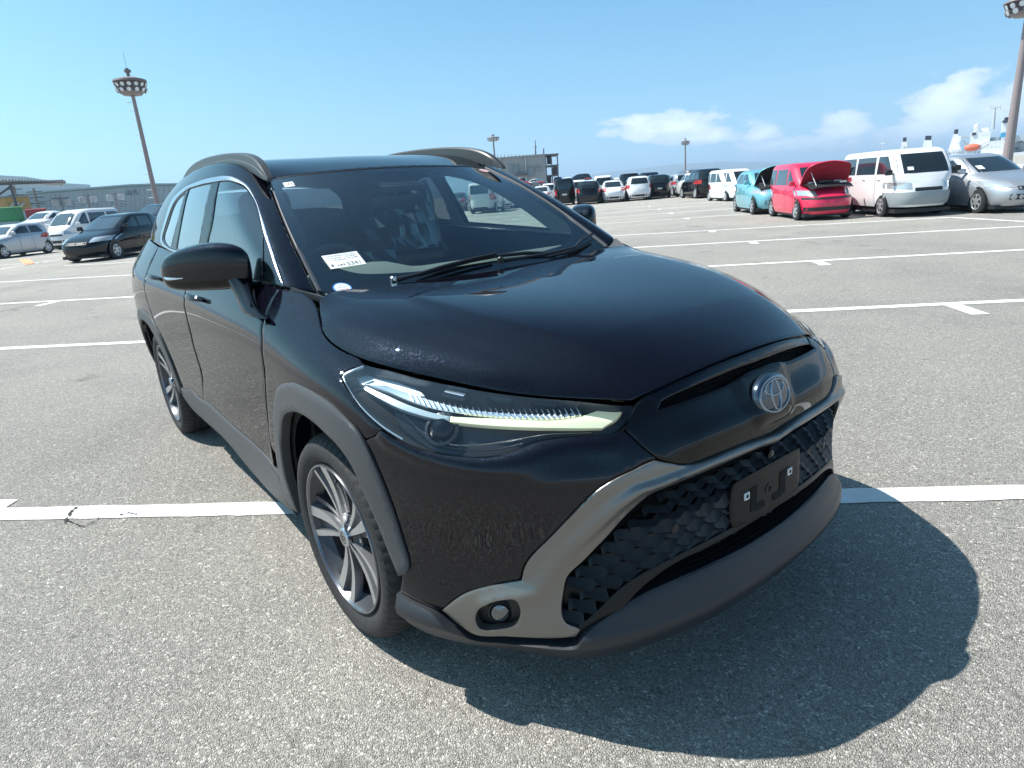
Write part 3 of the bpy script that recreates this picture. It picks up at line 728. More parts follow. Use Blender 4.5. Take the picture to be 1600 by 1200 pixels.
# black shell added to block light and darken the gaps, open over the wheels
def shell_h(Vv):
    return np.where(Vv[:, 0] < U[5], -.10, np.where(Vv[:, 0] < U[8], -.10+.065*(Vv[:, 0]-U[5])/(U[8]-U[5]), -.035))
p_shell = S1.path([('uv', e, V[0]+e),'c']+[('uv', U[k], V[0]+e) for k in range(1, 21)]+[('uv', U[-1]-e, V[0]+e),'c', ('uv', U[-1]-e, V[-1]-e),'c']+[('uv', U[k], V[-1]-e) for k in range(20, 0, -1)]+[('uv', e, V[-1]-e),'c'], step=.04)
h1 = S1.path(arc(0, .34, .405, 0, 360, 28)[:-1], step=.04); h2 = S1.path(arc(-2.64, .34, .405, 0, 360, 28)[:-1], step=.04)
h1 = [p for p in h1]; h2 = [p for p in h2]
def clampv(L): return [(a, max(b, V[0]+.01)) for a, b in L]
patch('dark_backing_shell', S1, p_shell, M_VOID, car, thick=0, step=.05, holes=[clampv(h1), clampv(h2)], sym=True, hfun=shell_h, rim=0)
mb = MB()
mb.box((-1.9, 0, .33), (3.1, 1.56, .04)); mb.box((.42, 0, .26), (.7, 1.1, .04)); mb.box((-1.3, 0, .24), (1.9, 1.66, .03))
mb.box((-.30, 0, .66), (.03, 1.60, .74))
hp = [(-.2,-.5),(.40,-.5),(.425,-.77),(.45,-.765),(.53,-.735),(.66,-.668),(.78,-.59),(.83,-.50),(.875,-.375),(.905,-.2),(.912,0)]
mb.prism(hp+[(x, -y) for x, y in hp[-2::-1]], .232, .25)
for sd in (-1, 1): mb.add([(.415, sd*.5, .23), (.415, sd*.78, .30), (.40, sd*.78, .74), (.40, sd*.5, .80)], [(0, 1, 2, 3)])
mb.build('underbody_light_block', M_VOID, car)  # unseen floor, bulkhead and front trays, added to keep stray light out
for wx in (0, -2.64):
    for sd in (-1, 1):
        mb = MB(); n = 20; vs = []; fs = []
        for k in range(n+1):
            a = math.radians(-12+204*k/n)
            for y in (.52, .80): vs.append((wx+.41*math.cos(a), sd*y, .34+.41*math.sin(a)))
        fs = [(2*k, 2*k+1, 2*k+3, 2*k+2) for k in range(n)]
        mb.add(vs, fs); mb.add([(wx-.42, sd*.52, .2), (wx+.42, sd*.52, .2), (wx+.42, sd*.52, .78), (wx-.42, sd*.52, .78)], [(0, 1, 2, 3)])
        mb.build('wheel_well', M_VOID, car, smooth=True)
# --- headlights
M_SATIN2 = mat('lamp_bezel', (.10,.11,.12), .25, .8)
hl = [(533.5,588),(545,579),'c',(568,570.5),'c',(611,581.5),(652,593),(702,603),(770,615),(837,623),(905,628.5),(984,635),'c',(990,642),(973,665),(956,677.5),'c',
      (922,679.5),(871,683),(837.5,689),(804,702.5),(770,711.5),(719,711),(669,702.5),(629,688),(592,664),(562,634.5),(540,601),'c']
P_hl = S1.path(hl, step=.009)
M_LENSH = glassmat('headlamp_lens', (.93, .95, .96), 0, 1.5, 1.7)
M_HOUS = mat('lamp_housing', (.035, .037, .042), .22, .3)
M_DRL = mat('light_guide', (.80, .84, .58), .28, 0, .6)
_b = M_DRL.node_tree.nodes['Principled BSDF']; _b.inputs['Emission Color'].default_value = (1.0, 1.0, .62, 1); _b.inputs['Emission Strength'].default_value = .10
M_REFL = mat('lamp_reflector', (.80, .83, .86), .18, 1.0)
o = patch('headlight', S1, P_hl, M_LENSH, car, off=.002, thick=0, step=.018, drop=0, angle=60); HLR = o; HLL = mirror_obj(o)
tag(HLR, kind=None)
def hpart(name, S, poly, material, sub=True, **k):
    a = patch(name, S, poly, material, HLR, side=-1, **k); b = mirror_obj(a, HLL); return a
hpart('lamp_housing', S1, inner(P_hl, -.009), M_HOUS, off=-.062, thick=-.059, step=.03, rim=0, drop=0)
S1d = S1.offset(-.03)
drl_lo = [(567,607),(592,622),(618,636),(652,648),(702.5,659),(787,667),(871,669.5),(942,669.5)]
drl = [(702.5,659),'c',(787,667),(871,669.5),(942,669.5),'c',(962,656),(976,638),'c',(945.5,636),(928.6,643),(908,650),(871,656),(787,654),(704,650.5),'c']
hpart('light_guide', S1, S1d.path(drl, step=.008), M_DRL, off=-.030, thick=.018, step=.012, rim=.002)
drlb = [(567,607),'c',(592,622),(618,636),(652,648),(701,658.7),'c',(702.5,650.3),'c',(670,643),(635,631),(601,616),(570,602),'c']
hpart('outer_light_guide', S1, S1d.path(drlb, step=.008), mat('guide_clear', (.42,.52,.56), .25, .2, .6), off=-.030, thick=.018, step=.012, rim=.002)
drl2 = [(568,597),'c',(601,608),(635,622.5),(675.5,636.5),(736,646),(787,650.5),(871,651.5),(905,647),'c',(902,642.5),(871,645),(787,643),(736,638),(690,628),(640,612),(601,599),'c']
hpart('inner_light_guide', S1, S1d.path(drl2, step=.008), M_REFL, off=-.036, thick=.015, step=.012, rim=.002)
top_refl = [(556,584),'c',(575,580),(601,587),(628,596),(655,607),(662,614),'c',(640,618),(610,609),(580,600),(560,595),'c']
hpart('upper_reflector', S1, S1d.path(top_refl, step=.008), mat('painted_glint', (.80,.88,.92), .4, .3), off=-.040, thick=.02, step=.012, rim=.002)  # pale colour painted in for the bright glint on the chrome
for k in range(30):
    t = k/29; x = 640+260*t; y0 = np.interp(x, [635,675,736,787,871,905], [622,636,646,650,651,647]); 
    a = S1d.pt((x, y0-9)); b = S1d.pt((x+7, y0+2))
    L = [tuple(np.array(a)*(1-s)+np.array(b)*s) for s in (0, .33, .66, 1)]
    r = surf_strip('prism_rib', S1, L, .004, M_REFL, HLR, off=-.028, hgt=.005); mirror_obj(r, HLL)
M_CLR = glassmat('clear_block', (.75, .82, .88), .05, 1.5, 1.6)
for px in ((711,620),(783,628),(853,635)):
    uv = S1d.pt(px); Fm = frame(S1, uv, -1, -.045)
    mb = MB(); mb.cur = 0
    sgn = 1
    poly = [(-.036,-.012),(.030,-.014),(.036,.004),(.026,.013),(-.03,.012)]
    mb.prism(poly, 0, .022, Fm)
    b = mb.build('lamp_module', M_GLOSS, HLR); mirror_obj(b, HLL)
    mb = MB(); mb.prism([(-.03,-.010),(.024,-.011),(.028,.001),(-.026,.002)], .022, .027, Fm); b = mb.build('module_lens', M_REFL, HLR); mirror_obj(b, HLL)
uv = S1d.pt((688,668)); Fm = frame(S1, uv, -1, -.052)
mb = MB(); mb.lathe([(.044,0),(.044,.012),(.036,.014),(.034,.004)], Fm, 32); b = mb.build('projector_ring', M_HOUS, HLR, smooth=True); mirror_obj(b, HLL)
mb = MB(); mb.lathe([(.034,.002),(.032,.012),(.026,.020),(.016,.026),(.006,.028),(.0005,.0285)], Fm, 32); b = mb.build('projector_lens', M_GLOSS, HLR, smooth=True); mirror_obj(b, HLL)
for ln, w, m_, of in (([(628,646),(650,667),(690,689),(740,694),(800,686),(860,677),(925,675)], .004, M_CHR, -.040),
                      ([(606,648),(630,668),(668,690),(715,699),(770,700),(815,690)], .003, M_SATIN, -.045)):
    r = surf_strip('lamp_trim_line', S1, S1d.path(ln, closed=False, step=.02), w, m_, HLR, off=of, hgt=.004); mirror_obj(r, HLL)
r = surf_strip('lens_edge', S1, S1.path([(567,571.5),(546,580),(535.5,588.5),(541,601),(562.5,634),(592,662.5),(629,687)], closed=False, step=.015), .007, M_SATIN, HLR, off=-.002, hgt=.003); mirror_obj(r, HLL)
# --- fog lights
P_fg = inner(p_fog, -.003)
a, b = both('fog_light', S1, P_fg, M_BLK, car, off=-.024, thick=-.028, step=.02, rim=0, drop=0)
uv = S1.pt((777,962)); Fm = frame(S1, uv, -1, -.022)
Fm = Fm @ Matrix.Rotation(math.radians(-18), 4, 'Y')
mb = MB(); mb.lathe([(.031,-.01),(.031,.006),(.027,.009),(.026,.004)], Fm, 28); q = mb.build('fog_bezel', M_BLK, a, smooth=True); mirror_obj(q, b)
mb = MB(); mb.lathe([(.0262,.004),(.022,.011),(.012,.015),(.0005,.0165)], Fm, 28); q = mb.build('fog_lens', mat('fog_glass', (.16,.17,.18), .10, .9, 1), a, smooth=True); mirror_obj(q, b)
# --- grille
S1m = S1.offset(-.012)
mesh_in = [(1209,690),'c',(1175,705),(1120,731),(1060,756),(1022,771),(1003,785),(984,802),(943.7,845),(912.5,876),(886,901),(879,925),(876,965),(882,980),'c',(896,984),(930,962),(965,927),(1000,903),(1035,885),(1112,846),(1209,789),'c']
mi = [q if q == 'c' else q for q in mesh_in]
P_mesh = S1m.path([toC((1209,688)),'c']+mesh_in[2:-2]+[toC((1209,789)),'c'], step=.012)
grille = patch('radiator_grille', S1, P_mesh, M_VOID, car, off=-.055, thick=-.052, step=.03, sym=True, rim=0)
vz = lambda z: float(S1.pt(('f', .2, z))[1])
M_GRL = mat('grille_plastic', (.009, .010, .011), .36, 0, 0, .1, .3)
pit = .0282; wd = .070
rows = 13; rnd = random.Random(4)
def wav(t):  # lip of one blade
    return -.26*math.sin(2*PI*t)-.09*math.sin(4*PI*t+.4)
for r_ in range(rows):
    z0 = .642-pit*r_; v0 = vz(z0); v1 = vz(z0-pit)
    for c_ in range(-1, 15):
        uc = wd*(c_+.5)+(wd/2 if r_ % 2 else 0)
        if uc < .0: continue
        op = r_ < 3
        if not inpoly([(uc, (v0+v1)/2)], P_mesh)[0]: continue
        if segdist([(uc, (v0+v1)/2)], P_mesh)[0] < .012 and uc > .05: continue
        uvs = []; hs = []; nn = 13
        for k in range(nn):
            t = k/(nn-1); u = uc-wd/2+wd*t; w = wav(t+(.0))*pit
            vt = v0+(v1-v0)*(.50 if op else .02)
            for vv, h in ((vt+w*(.9 if op else .3), -.016 if op else -.014), ((vt+v1)/2+w*.9, -.008 if op else -.0075), (v1+w+.003, -.001), (v1+w-.0005, -.003), (v1+w+.003, -.030)):
                uvs.append((abs(u), vv)); hs.append(h)
        uvs = np.array(uvs); P_ = S1.pos(uvs, -1)+S1.nrm(uvs, -1)*np.array(hs)[:, None]
        fs = [(5*k+j, 5*k+j+1, 5*k+6+j, 5*k+5+j) for k in range(nn-1) for j in range(4)]
        # diagonal web to the next row
        o = mesh_obj('grille_blade', P_, fs, M_GRL, grille, True, 30)
        mirror_obj(o)
    for c_ in range(0, 16):
        uc = wd*c_+(wd/2 if r_ % 2 else 0)
        if r_ > 4 or not inpoly([(uc, (v0+v1)/2)], P_mesh)[0] or segdist([(uc, (v0+v1)/2)], P_mesh)[0] < .03: continue
        L = [(abs(uc-.012), v0+.004), (abs(uc), (v0+v1)/2), (abs(uc+.014), v1-.002)]
        o = surf_strip('grille_web', S1, L, .003, M_GRL, grille, off=-.016, hgt=.004); mirror_obj(o)
# closed lower field behind the blades
P_back = S1m.path([toC((1207,740)),'c',(1120,790),(1050,812),(1000,810),(975,818),(943.7,847),(912.5,878),(886,903),(879,925),(876,965),(882,980),'c',(896,984),(930,962),(965,927),(1000,903),(1035,885),(1112,846),toC((1209,789)),'c'], step=.015)
patch('grille_backing', S1, P_back, M_GRL, grille, off=-.030, thick=0, step=.03, sym=True, rim=0)
# frame between the mesh and the lower opening, lower opening with slats
P_fr = S1.path([(882,980),'c',(896,982),(930,958),(965,924),(1000,899),(1035,880),(1112,842),toC((1209,786)),'c',toC((1209,795)),'c',(1112,853),(1050,884),(1020,905),(1000,921),(975,948),(940,972),(911,990),(895,992),'c'], step=.01)
patch('lower_grille_frame', S1, P_fr, M_GRL, car, off=.000, thick=.03, step=.014, sym=True, rim=.003)
P_lo = S1.path([(975,950),'c',(1000,921),(1020,905),(1050,884),(1112,853),toC((1209,793)),'c',toC((1209,840)),'c',(1175,856),(1105,890),(1017,929),'c'], step=.02)
patch('lower_opening', S1, P_lo, M_VOID, car, off=-.07, thick=-.06, step=.04, sym=True, rim=0, drop=0)
la = [(1020,906),(1050,886),(1112,854),(1160,826)]; lb = [(1000,930),(1050,909),(1105,888),(1175,852)]
for k in range(4):
    t = (k+.6)/4.4
    L = S1.path([((1-t)*p[0]+t*q[0], (1-t)*p[1]+t*q[1]) for p, q in zip(la, lb)]+[toC((1209, 797+38*t))], closed=False, step=.03)
    r = surf_strip('lower_slat', S1, L, .006, M_GRL, car, off=-.03, hgt=.02); mirror_obj(r)
# number plate bracket, nuts, camera, sensors
M_BRK = mat('bracket_plastic', (.005,.0055,.006), .45, 0, 0, .1, .3)
brk = S1.path([('f',0,.588),'c',('f',.13,.585),('f',.163,.58),('f',.168,.56),('f',.168,.475),('f',.16,.458),('f',.13,.452),('f',0,.450),'c'], step=.012)
br = patch('plate_bracket', S1, brk, M_BRK, car, off=.001, thick=.03, step=.02, sym=True, rim=.003)
for y0, y1, z0, z1 in ((.055,.085,.475,.545), (.020,.062,.470,.490)):
    q = S1.path([('f',y0,z0),'c',('f',y1,z0),'c',('f',y1,z1),'c',('f',y0,z1),'c'], smooth=False)
    a = patch('bracket_slot', S1, q, M_VOID, br, off=.0022, thick=0, step=.02, rim=0, drop=0); mirror_obj(a)
for sd in (-1, 1):
    Fm = frame(S1, S1.pt(('f', .105, .531)), sd, .002)
    mb = MB(); w = .010; mb.prism([(-w,-w),(w,-w),(w,w),(-w,w)], 0, .004, Fm); nt_ = mb.build('clip_nut', M_WHT, br)
    mb = MB(); w = .005; mb.prism([(-w,-w),(w,-w),(w,w),(-w,w)], .004, .0045, Fm); mb.build('nut_hole', M_VOID, nt_)
Fm = frame(S1, S1.pt(('f', .0, .515)), -1, .001); mb = MB(); mb.lathe([(.014,0),(.014,.002),(.010,.002),(.010,0)], Fm, 20); mb.build('bracket_boss', M_BLK, br, smooth=True)
Fm = frame(S1, S1m.pt((1202,706)), -1, -.004); mb = MB(); mb.lathe([(.013,-.01),(.013,.004),(.009,.006),(.0005,.006)], Fm, 20); mb.build('front_camera', M_GLOSS, car, smooth=True)
for sd in (-1, 1):
    Fm = frame(S1, S1m.pt((1051,824)), sd, -.006); mb = MB(); mb.lathe([(.012,-.01),(.012,.003),(.0005,.004)], Fm, 20); mb.build('parking_sensor', M_BLK, car, smooth=True)
# --- emblem: three interlocking ovals on a dark oval disc
zc_ = float(S1.pt(('f', 0.001, .784))[1])
P0 = S1.pos([(0, zc_)], -1)[0]
ez = Vector((.965, 0, .26)).normalized(); ex = Vector((0, 1, 0)); ey = ez.cross(ex).normalized()
EM = Matrix(((ex.x, ey.x, ez.x, P0[0]+.016), (ex.y, ey.y, ez.y, 0), (ex.z, ey.z, ez.z, P0[2]+.002), (0, 0, 0, 1)))
mb = MB(); n = 48; prof = [(1.0, -.012), (1.0, .0), (.97, .006), (.8, .009), (.5, .011), (.01, .012)]
vs = [EM @ Vector((.080*r*math.cos(2*PI*k/n), .058*r*math.sin(2*PI*k/n), h)) for r, h in prof for k in range(n)]
fs = [(i*n+k, i*n+(k+1) % n, (i+1)*n+(k+1) % n, (i+1)*n+k) for i in range(len(prof)-1) for k in range(n)]
mb.add(vs, fs); emb = mb.build('emblem', mat('emblem_disc', (.03,.05,.075), .2, .5, 1, .0), car, smooth=True)
M_EMR = mat('emblem_ring_metal', (.26,.31,.36), .2, 1.0)
def oval(name, cx, cy, a, b, w, h=.0115):
    mb = MB(); n = 48; vs = []; fs = []
    for k in range(n):
        t = 2*PI*k/n
        for rr, hh in ((-1, 0), (-.4, .003), (.4, .003), (1, 0)):
            vs.append(EM @ Vector((cx+(a+rr*w/2)*math.cos(t), cy+(b+rr*w/2)*math.sin(t), h*(1-.18*((cx+a*math.cos(t))/.08)**2)+hh)))
    fs = [(4*k+j, 4*((k+1) % n)+j, 4*((k+1) % n)+j+1, 4*k+j+1) for k in range(n) for j in range(3)]
    mb.add(vs, fs); return mb.build(name, M_EMR, emb, smooth=True)
oval('emblem_ring', 0, 0, .067, .045, .009, .0095); oval('emblem_ring', 0, .019, .042, .020, .007, .0112); oval('emblem_ring', 0, -.001, .019, .040, .007, .0112)
# --- wheels: axis along local +Z (outwards)
M_RIMB = mat('grey_alloy', (.20,.21,.23), .22, .85)
def make_wheel(parent=None):
    w = empty('wheel'); w.parent = car
    R = .338
    n = 240
    prof = [(.242,-.030),(.262,-.012),(.290,-.004),(.312,-.010),(.326,-.026),(.3335,-.040),(.3365,-.052),(.3375,-.066),(.3295,-.068),(.3295,-.074),(.3378,-.076),(.338,-.105),(.330,-.107),(.330,-.115),(.338,-.117),(.3378,-.150),(.3295,-.152),(.3295,-.158),(.337,-.160),(.334,-.182),(.322,-.200),(.290,-.215),(.245,-.205)]
    vs = []; fs = []
    for i, (r, h) in enumerate(prof):
        for k in range(n):
            t = 2*PI*k/n; rr = r
            if i in (4, 5, 6, 7, 18, 19) and k % 4 == 0: rr -= .0055
            if i in (10, 11, 14, 15) and (k+2) % 6 == 0: rr -= .004
            vs.append((rr*math.cos(t), rr*math.sin(t), h))
    fs = [(i*n+k, i*n+(k+1) % n, (i+1)*n+(k+1) % n, (i+1)*n+k) for i in range(len(prof)-1) for k in range(n)]
    tyre = mesh_obj('tyre', vs, fs, M_TYRE, w, True, 35)
    mb = MB(); mb.lathe([(.2465,-.040),(.2475,-.020),(.244,-.012),(.239,-.012),(.235,-.020)], None, 72); mb.build('rim_lip', M_RIMB, w, smooth=True)
    mb = MB(); mb.lathe([(.236,-.018),(.228,-.040),(.212,-.060),(.208,-.17),(.235,-.19)], None, 72); mb.build('rim_barrel', M_RIMD, w, smooth=True)
    mb = MB(); mb.lathe([(.150,-.120),(.150,-.112),(.060,-.110),(.055,-.095),(.001,-.09)], None, 48); mb.build('brake_disc', M_DISC, w, smooth=True)
    mb = MB(); mb.box((.10,.06,-.10), (.11,.09,.07), .5); mb.build('brake_caliper', M_RIMD, w)
    def blade(a_h0, a_h1, a_r0, a_r1, zt, zr, dep, material, name, tw=0.0, r0=.030, r1=.238, slope=0.0):
        vs = []; m = 8
        for k in range(m+1):
            t = k/m; r = r0+(r1-r0)*t
            s = t**.8
            A0 = math.radians(a_h0+(a_r0-a_h0)*s); A1 = math.radians(a_h1+(a_r1-a_h1)*s)
            zz = zt+(zr-zt)*t-.018*math.sin(t*PI)*0.6
            for A, z in ((A0, zz-tw*t), (A0, zz-tw*t-dep), (A1, zz-dep+slope*t), (A1, zz+slope*t)):
                vs.append((r*math.cos(A), r*math.sin(A), z))
        fs = [(4*k+j, 4*k+(j+1) % 4, 4*k+4+(j+1) % 4, 4*k+4+j) for k in range(m) for j in range(4)]+[(3, 2, 1, 0), (4*m, 4*m+1, 4*m+2, 4*m+3)]
        return mesh_obj(name, vs, fs, material, w, True, 25)
    for q in range(5):
        a = 72*q
        blade(a-4, a+12, a+0, a+9, -.034, -.016, .030, M_ALU, 'spoke', tw=.004, slope=-.002)
        blade(a+22, a+32, a+22.5, a+28, -.036, -.018, .030, M_ALU, 'spoke', tw=.0, slope=-.002)
        blade(a+10, a+30, a+9.5, a+22, -.050, -.036, .03, M_RIMD, 'spoke_recess', tw=-.002, slope=-.004)
        blade(a-14, a-4, a-10, a-5.5, -.056, -.034, .03, M_RIMD, 'spoke_web', r0=.05)
        mb = MB(); t = math.radians(a+46); mb.lathe([(.011,-.075),(.011,-.055),(.007,-.052),(.0005,-.052)], Matrix.Translation((.057*math.cos(t), .057*math.sin(t), 0)), 12); mb.build('wheel_nut', M_CHR, w, smooth=True)
    mb = MB(); mb.lathe([(.075,-.080),(.072,-.055),(.050,-.050),(.040,-.040)], None, 40); mb.build('hub', M_RIMD, w, smooth=True)
    mb = MB(); mb.lathe([(.033,-.050),(.033,-.028),(.029,-.024),(.0005,-.023)], None, 36); cc = mb.build('centre_cap', M_SATIN, w, smooth=True)
    mb = MB()
    for a_, b_, cy in ((.020,.014,0), (.013,.006,.006), (.006,.012,0)):
        n = 28; vs = [((a_+s*.0012)*math.cos(2*PI*k/n), cy+(b_+s*.0012)*math.sin(2*PI*k/n), -.0222) for k in range(n) for s in (-1, 1)]
        mb.add(vs, [(2*k, 2*k+1, 2*((k+1) % n)+1, 2*((k+1) % n)) for k in range(n)])
    mb.build('cap_badge', M_GLOSS, w)
    mb = MB(); mb.tube([(.205,-.05,-.045),(.19,-.045,-.022)], .004, 8); mb.build('valve', M_BLK, w)
    return w
def copy_kids(src, dst):
    for ch in list(src.children):
        c = ch.copy(); COL.objects.link(c); c.parent = dst
        copy_kids(ch, c)
w0 = make_wheel()
steer = math.radians(1.4)
def place_wheel(w, x, sd, st, spin):
    ax = Vector((0, sd, 0)); ax.rotate(Matrix.Rotation(st, 3, 'Z'))
    up = Vector((0, 0, 1)); xx = up.cross(ax).normalized()
    M = Matrix(((xx.x, up.x, ax.x, x), (xx.y, up.y, ax.y, sd*.888), (xx.z, up.z, ax.z, .337), (0, 0, 0, 1)))
    w.matrix_basis = M @ Matrix.Rotation(math.radians(spin), 4, 'Z')
place_wheel(w0, 0, -1, steer, 100)
for x, sd, st, sp in ((-2.64, -1, 0, 128), (0, 1, steer, 20), (-2.64, 1, 0, 50)):
    w = w0.copy(); COL.objects.link(w); w.parent = car; copy_kids(w0, w); place_wheel(w, x, sd, st, sp)
# --- mirrors
secs = [(.818,-.615,-.64,1.150,1.165),(.820,-.575,-.68,1.100,1.200),(.835,-.562,-.72,1.085,1.226),(.875,-.572,-.76,1.080,1.244),(.925,-.615,-.80,1.080,1.247),(.975,-.670,-.83,1.082,1.237),(1.02,-.735,-.85,1.085,1.222),(1.050,-.785,-.86,1.093,1.200),(1.062,-.815,-.86,1.108,1.180),(1.064,-.835,-.845,1.14,1.150)]
def mirror_loft(sd):
    n = 40; rings = []
    ts = np.linspace(0, len(secs)-1, 22)
    A = np.array(secs)
    B = _bs(len(secs), ts) @ A
    for y, xf, xb, zb, zt in B:
        cx, cz, rx, rz = (xf+xb)/2, (zb+zt)/2, (xf-xb)/2, (zt-zb)/2
        ring = []
        for k in range(n):
            t = 2*PI*k/n; c, s = math.cos(t), math.sin(t); p = 2/3.6
            ring.append((cx+rx*abs(c)**p*math.copysign(1, c), y*sd, cz+rz*abs(s)**p*math.copysign(1, s)))
        rings.append(ring)
    up_v = [p for r in rings for p in r]
    up_f, lo_f = [], []
    zs = 1.14
    for i in range(len(rings)-1):
        for k in range(n):
            f = (i*n+k, i*n+(k+1) % n, (i+1)*n+(k+1) % n, (i+1)*n+k)
            z = sum(up_v[q][2] for q in f)/4
            seam = 0.5  # the cover ends at a fixed place round the section
            (up_f if (k < 19 and k >= 0) or k >= 38 else lo_f).append(f if sd < 0 else f[::-1])
    caps = [tuple(range(n)), tuple((len(rings)-1)*n+k for k in range(n))]
    lo_f += caps
    m_ = mesh_obj('door_mirror', up_v, lo_f, M_GLOSS, car, True, 50)
    mesh_obj('mirror_cover', [(a, b, c) for a, b, c in up_v], up_f, M_PAINT, m_, True, 50)
    # stalk down to the door, pane, indicator
    ring2 = []
    st = [((-.655, .868, 1.125), .075, .045), ((-.610, .866, 1.098), .068, .036), ((-.550, .872, 1.066), .058, .026), ((-.490, .885, 1.038), .066, .022), ((-.445, .888, 1.020), .085, .022), ((-.42, .880, 1.008), .105, .020)]
    vs = []
    for (cx, cy, cz), hx, hy in st:
        for k in range(16):
            t = 2*PI*k/16; vs.append((cx+hx*math.cos(t), sd*(cy+hy*math.sin(t)), cz))
    fs = [(i*16+k, i*16+(k+1) % 16, (i+1)*16+(k+1) % 16, (i+1)*16+k) for i in range(len(st)-1) for k in range(16)]
    mesh_obj('mirror_stalk', vs, fs, M_GLOSS, m_, True, 50)
    mb = MB(); mb.add([(-.735, sd*.85, 1.10), (-.862, sd*1.03, 1.11), (-.858, sd*1.02, 1.205), (-.755, sd*.87, 1.23)], [(0, 1, 2, 3)]); mb.build('mirror_pane', M_CHR, m_)
    idx = []
    for i in range(13, 20):
        pass
    mb = MB(); pts = []
    for y, xf, xb, zb, zt in B[14:20]:
        pts.append((xf+.0015-(xf-xb)*.02, sd*y, zb+(zt-zb)*.34))
    mb.tube(pts, [.0015,.003,.005,.006,.005,.003], 8); mb.build('indicator_strip', M_REFL, m_, smooth=True)
for sd in (-1, 1): mirror_loft(sd)
# --- roof rails
rp = [(-.925,1.462,.590),(-.99,1.515,.582),(-1.09,1.556,.575),(-1.25,1.583,.572),(-1.45,1.600,.570),(-1.8,1.613,.567),(-2.1,1.611,.560),(-2.35,1.590,.553),(-2.52,1.558,.546),(-2.64,1.520,.540)]
B = _bs(len(rp), np.linspace(0, len(rp)-1, 60)) @ np.array(rp)
for sd in (-1, 1):
    vs = []
    for i, (x, z, y) in enumerate(B):
        t = i/59; w = .036 if t > .12 else .022+.014*t/.12
        low = -.008+min(z-.006, 1.462+.094*math.sin(min(1, max(0, (-.95-x)/.6))*PI/2)-(.05*max(0, (-2.1-x)/.5)**1.5))
        c = (y)*sd
        for dy, zz in ((w*.62, low), (w*.60, (low+z)/2-.004), (w*.50, (low+z)/2), (w*.50, z-.006), (w*.36, z), (-w*.40, z), (-w*.55, z-.008), (-w*.6, low)):
            vs.append((x, c+dy*sd, zz))
    n = 8; fs = [(i*n+k, i*n+(k+1) % n, (i+1)*n+(k+1) % n, (i+1)*n+k) for i in range(59) for k in range(n)]+[tuple(range(n)), tuple(59*n+k for k in range(n))]
    if sd > 0: fs = [f[::-1] for f in fs]
    mesh_obj('roof_rail', vs, fs, M_RAIL, car, True, 30)
# --- windscreen side mouldings
for sd in (-1, 1):
    L = [(SW.U[0]+(SW.U[-1]-SW.U[0])*t, SW.V[-1]-.004) for t in np.linspace(0, 1, 30)]
    surf_strip('windscreen_moulding', SW, L, [.022 if t < 9 else .010 for t in range(30)], M_PLA, car, off=.002, hgt=.007, side=sd)
L = [(SW.U[-1]-.003, SW.V[-1]*t) for t in np.linspace(0, 1, 24)]
for sd in (-1, 1): surf_strip('header_moulding', SW, L, .012, M_BLK, car, off=.0, hgt=.003, side=sd)
# --- door handles
for x0, z0 in ((-1.20, .998), (-2.02, 1.035)):
    for sd in (-1, 1):
        mb = MB(); pts = []
        for k in range(9):
            t = k/8; x = x0-.10+.20*t; uv = S1.pt(('s', x, z0)); P_ = S1.pos([uv], sd)[0]+S1.nrm([uv], sd)[0]*(.004+.030*math.sin(t*PI)**.5)
            pts.append(P_)
        mb.tube(pts, [.006,.011,.013,.013,.013,.013,.013,.011,.007], 10); mb.build('door_handle', M_PAINT, car, smooth=True)
# --- wipers
SWo = SW.offset(.018)
def on_s(S, px): return Vector(S.pos([S.pt(px)], -1)[0])
def wp(pxs, lift=.018):
    out = []
    d_ = []
    for px in pxs:
        # the glass on the far half is the mirror image of the traced half, so intersect both
        o_, dr = Vector(CAM), Vector(ray(*px)).normalized()
        l1 = SW.bvh.ray_cast(o_, dr)
        om, dm = Vector((CAM[0], -CAM[1], CAM[2])), Vector((dr[0], -dr[1], dr[2]))
        l2 = SW.bvh.ray_cast(om, dm)
        p = None
        if l1[0] is not None: p = Vector(l1[0])
        elif l2[0] is not None: p = Vector((l2[0][0], -l2[0][1], l2[0][2]))
        else: print('wiper miss', px); continue
        out.append(p+Vector((.55, 0, .83))*lift)
    return out
def wiper(arm, blade):
    a = wp(arm, .030); mb = MB(); mb.tube(a, [.010]+[.0065]*(len(a)-1), 8)
    w = mb.build('wiper', M_BLK, car, smooth=True)
    b = wp(blade, .012); mb = MB(); mb.tube(b, [.004]+[.008]*(len(b)-2)+[.004], 8); mb.build('wiper_blade', M_BLK, w, smooth=True)
    mb = MB(); mb.lathe([(.012,-.01),(.012,.012),(.008,.016),(.0005,.017)], Matrix.Translation(a[0]), 14); mb.build('wiper_pivot', M_CHR if a[0].y < -.2 else M_BLK, w, smooth=True)
wiper([(613,449),(650,439),(690,426),(740,413),(772,406)], [(650,436),(690,423),(735,411),(772,404),(820,399),(870,398)])
wiper([(779,417),(820,411),(860,404),(895,395),(905,384),(922,374)], [(858,404),(885,398),(905,390),(925,378),(938,370)])
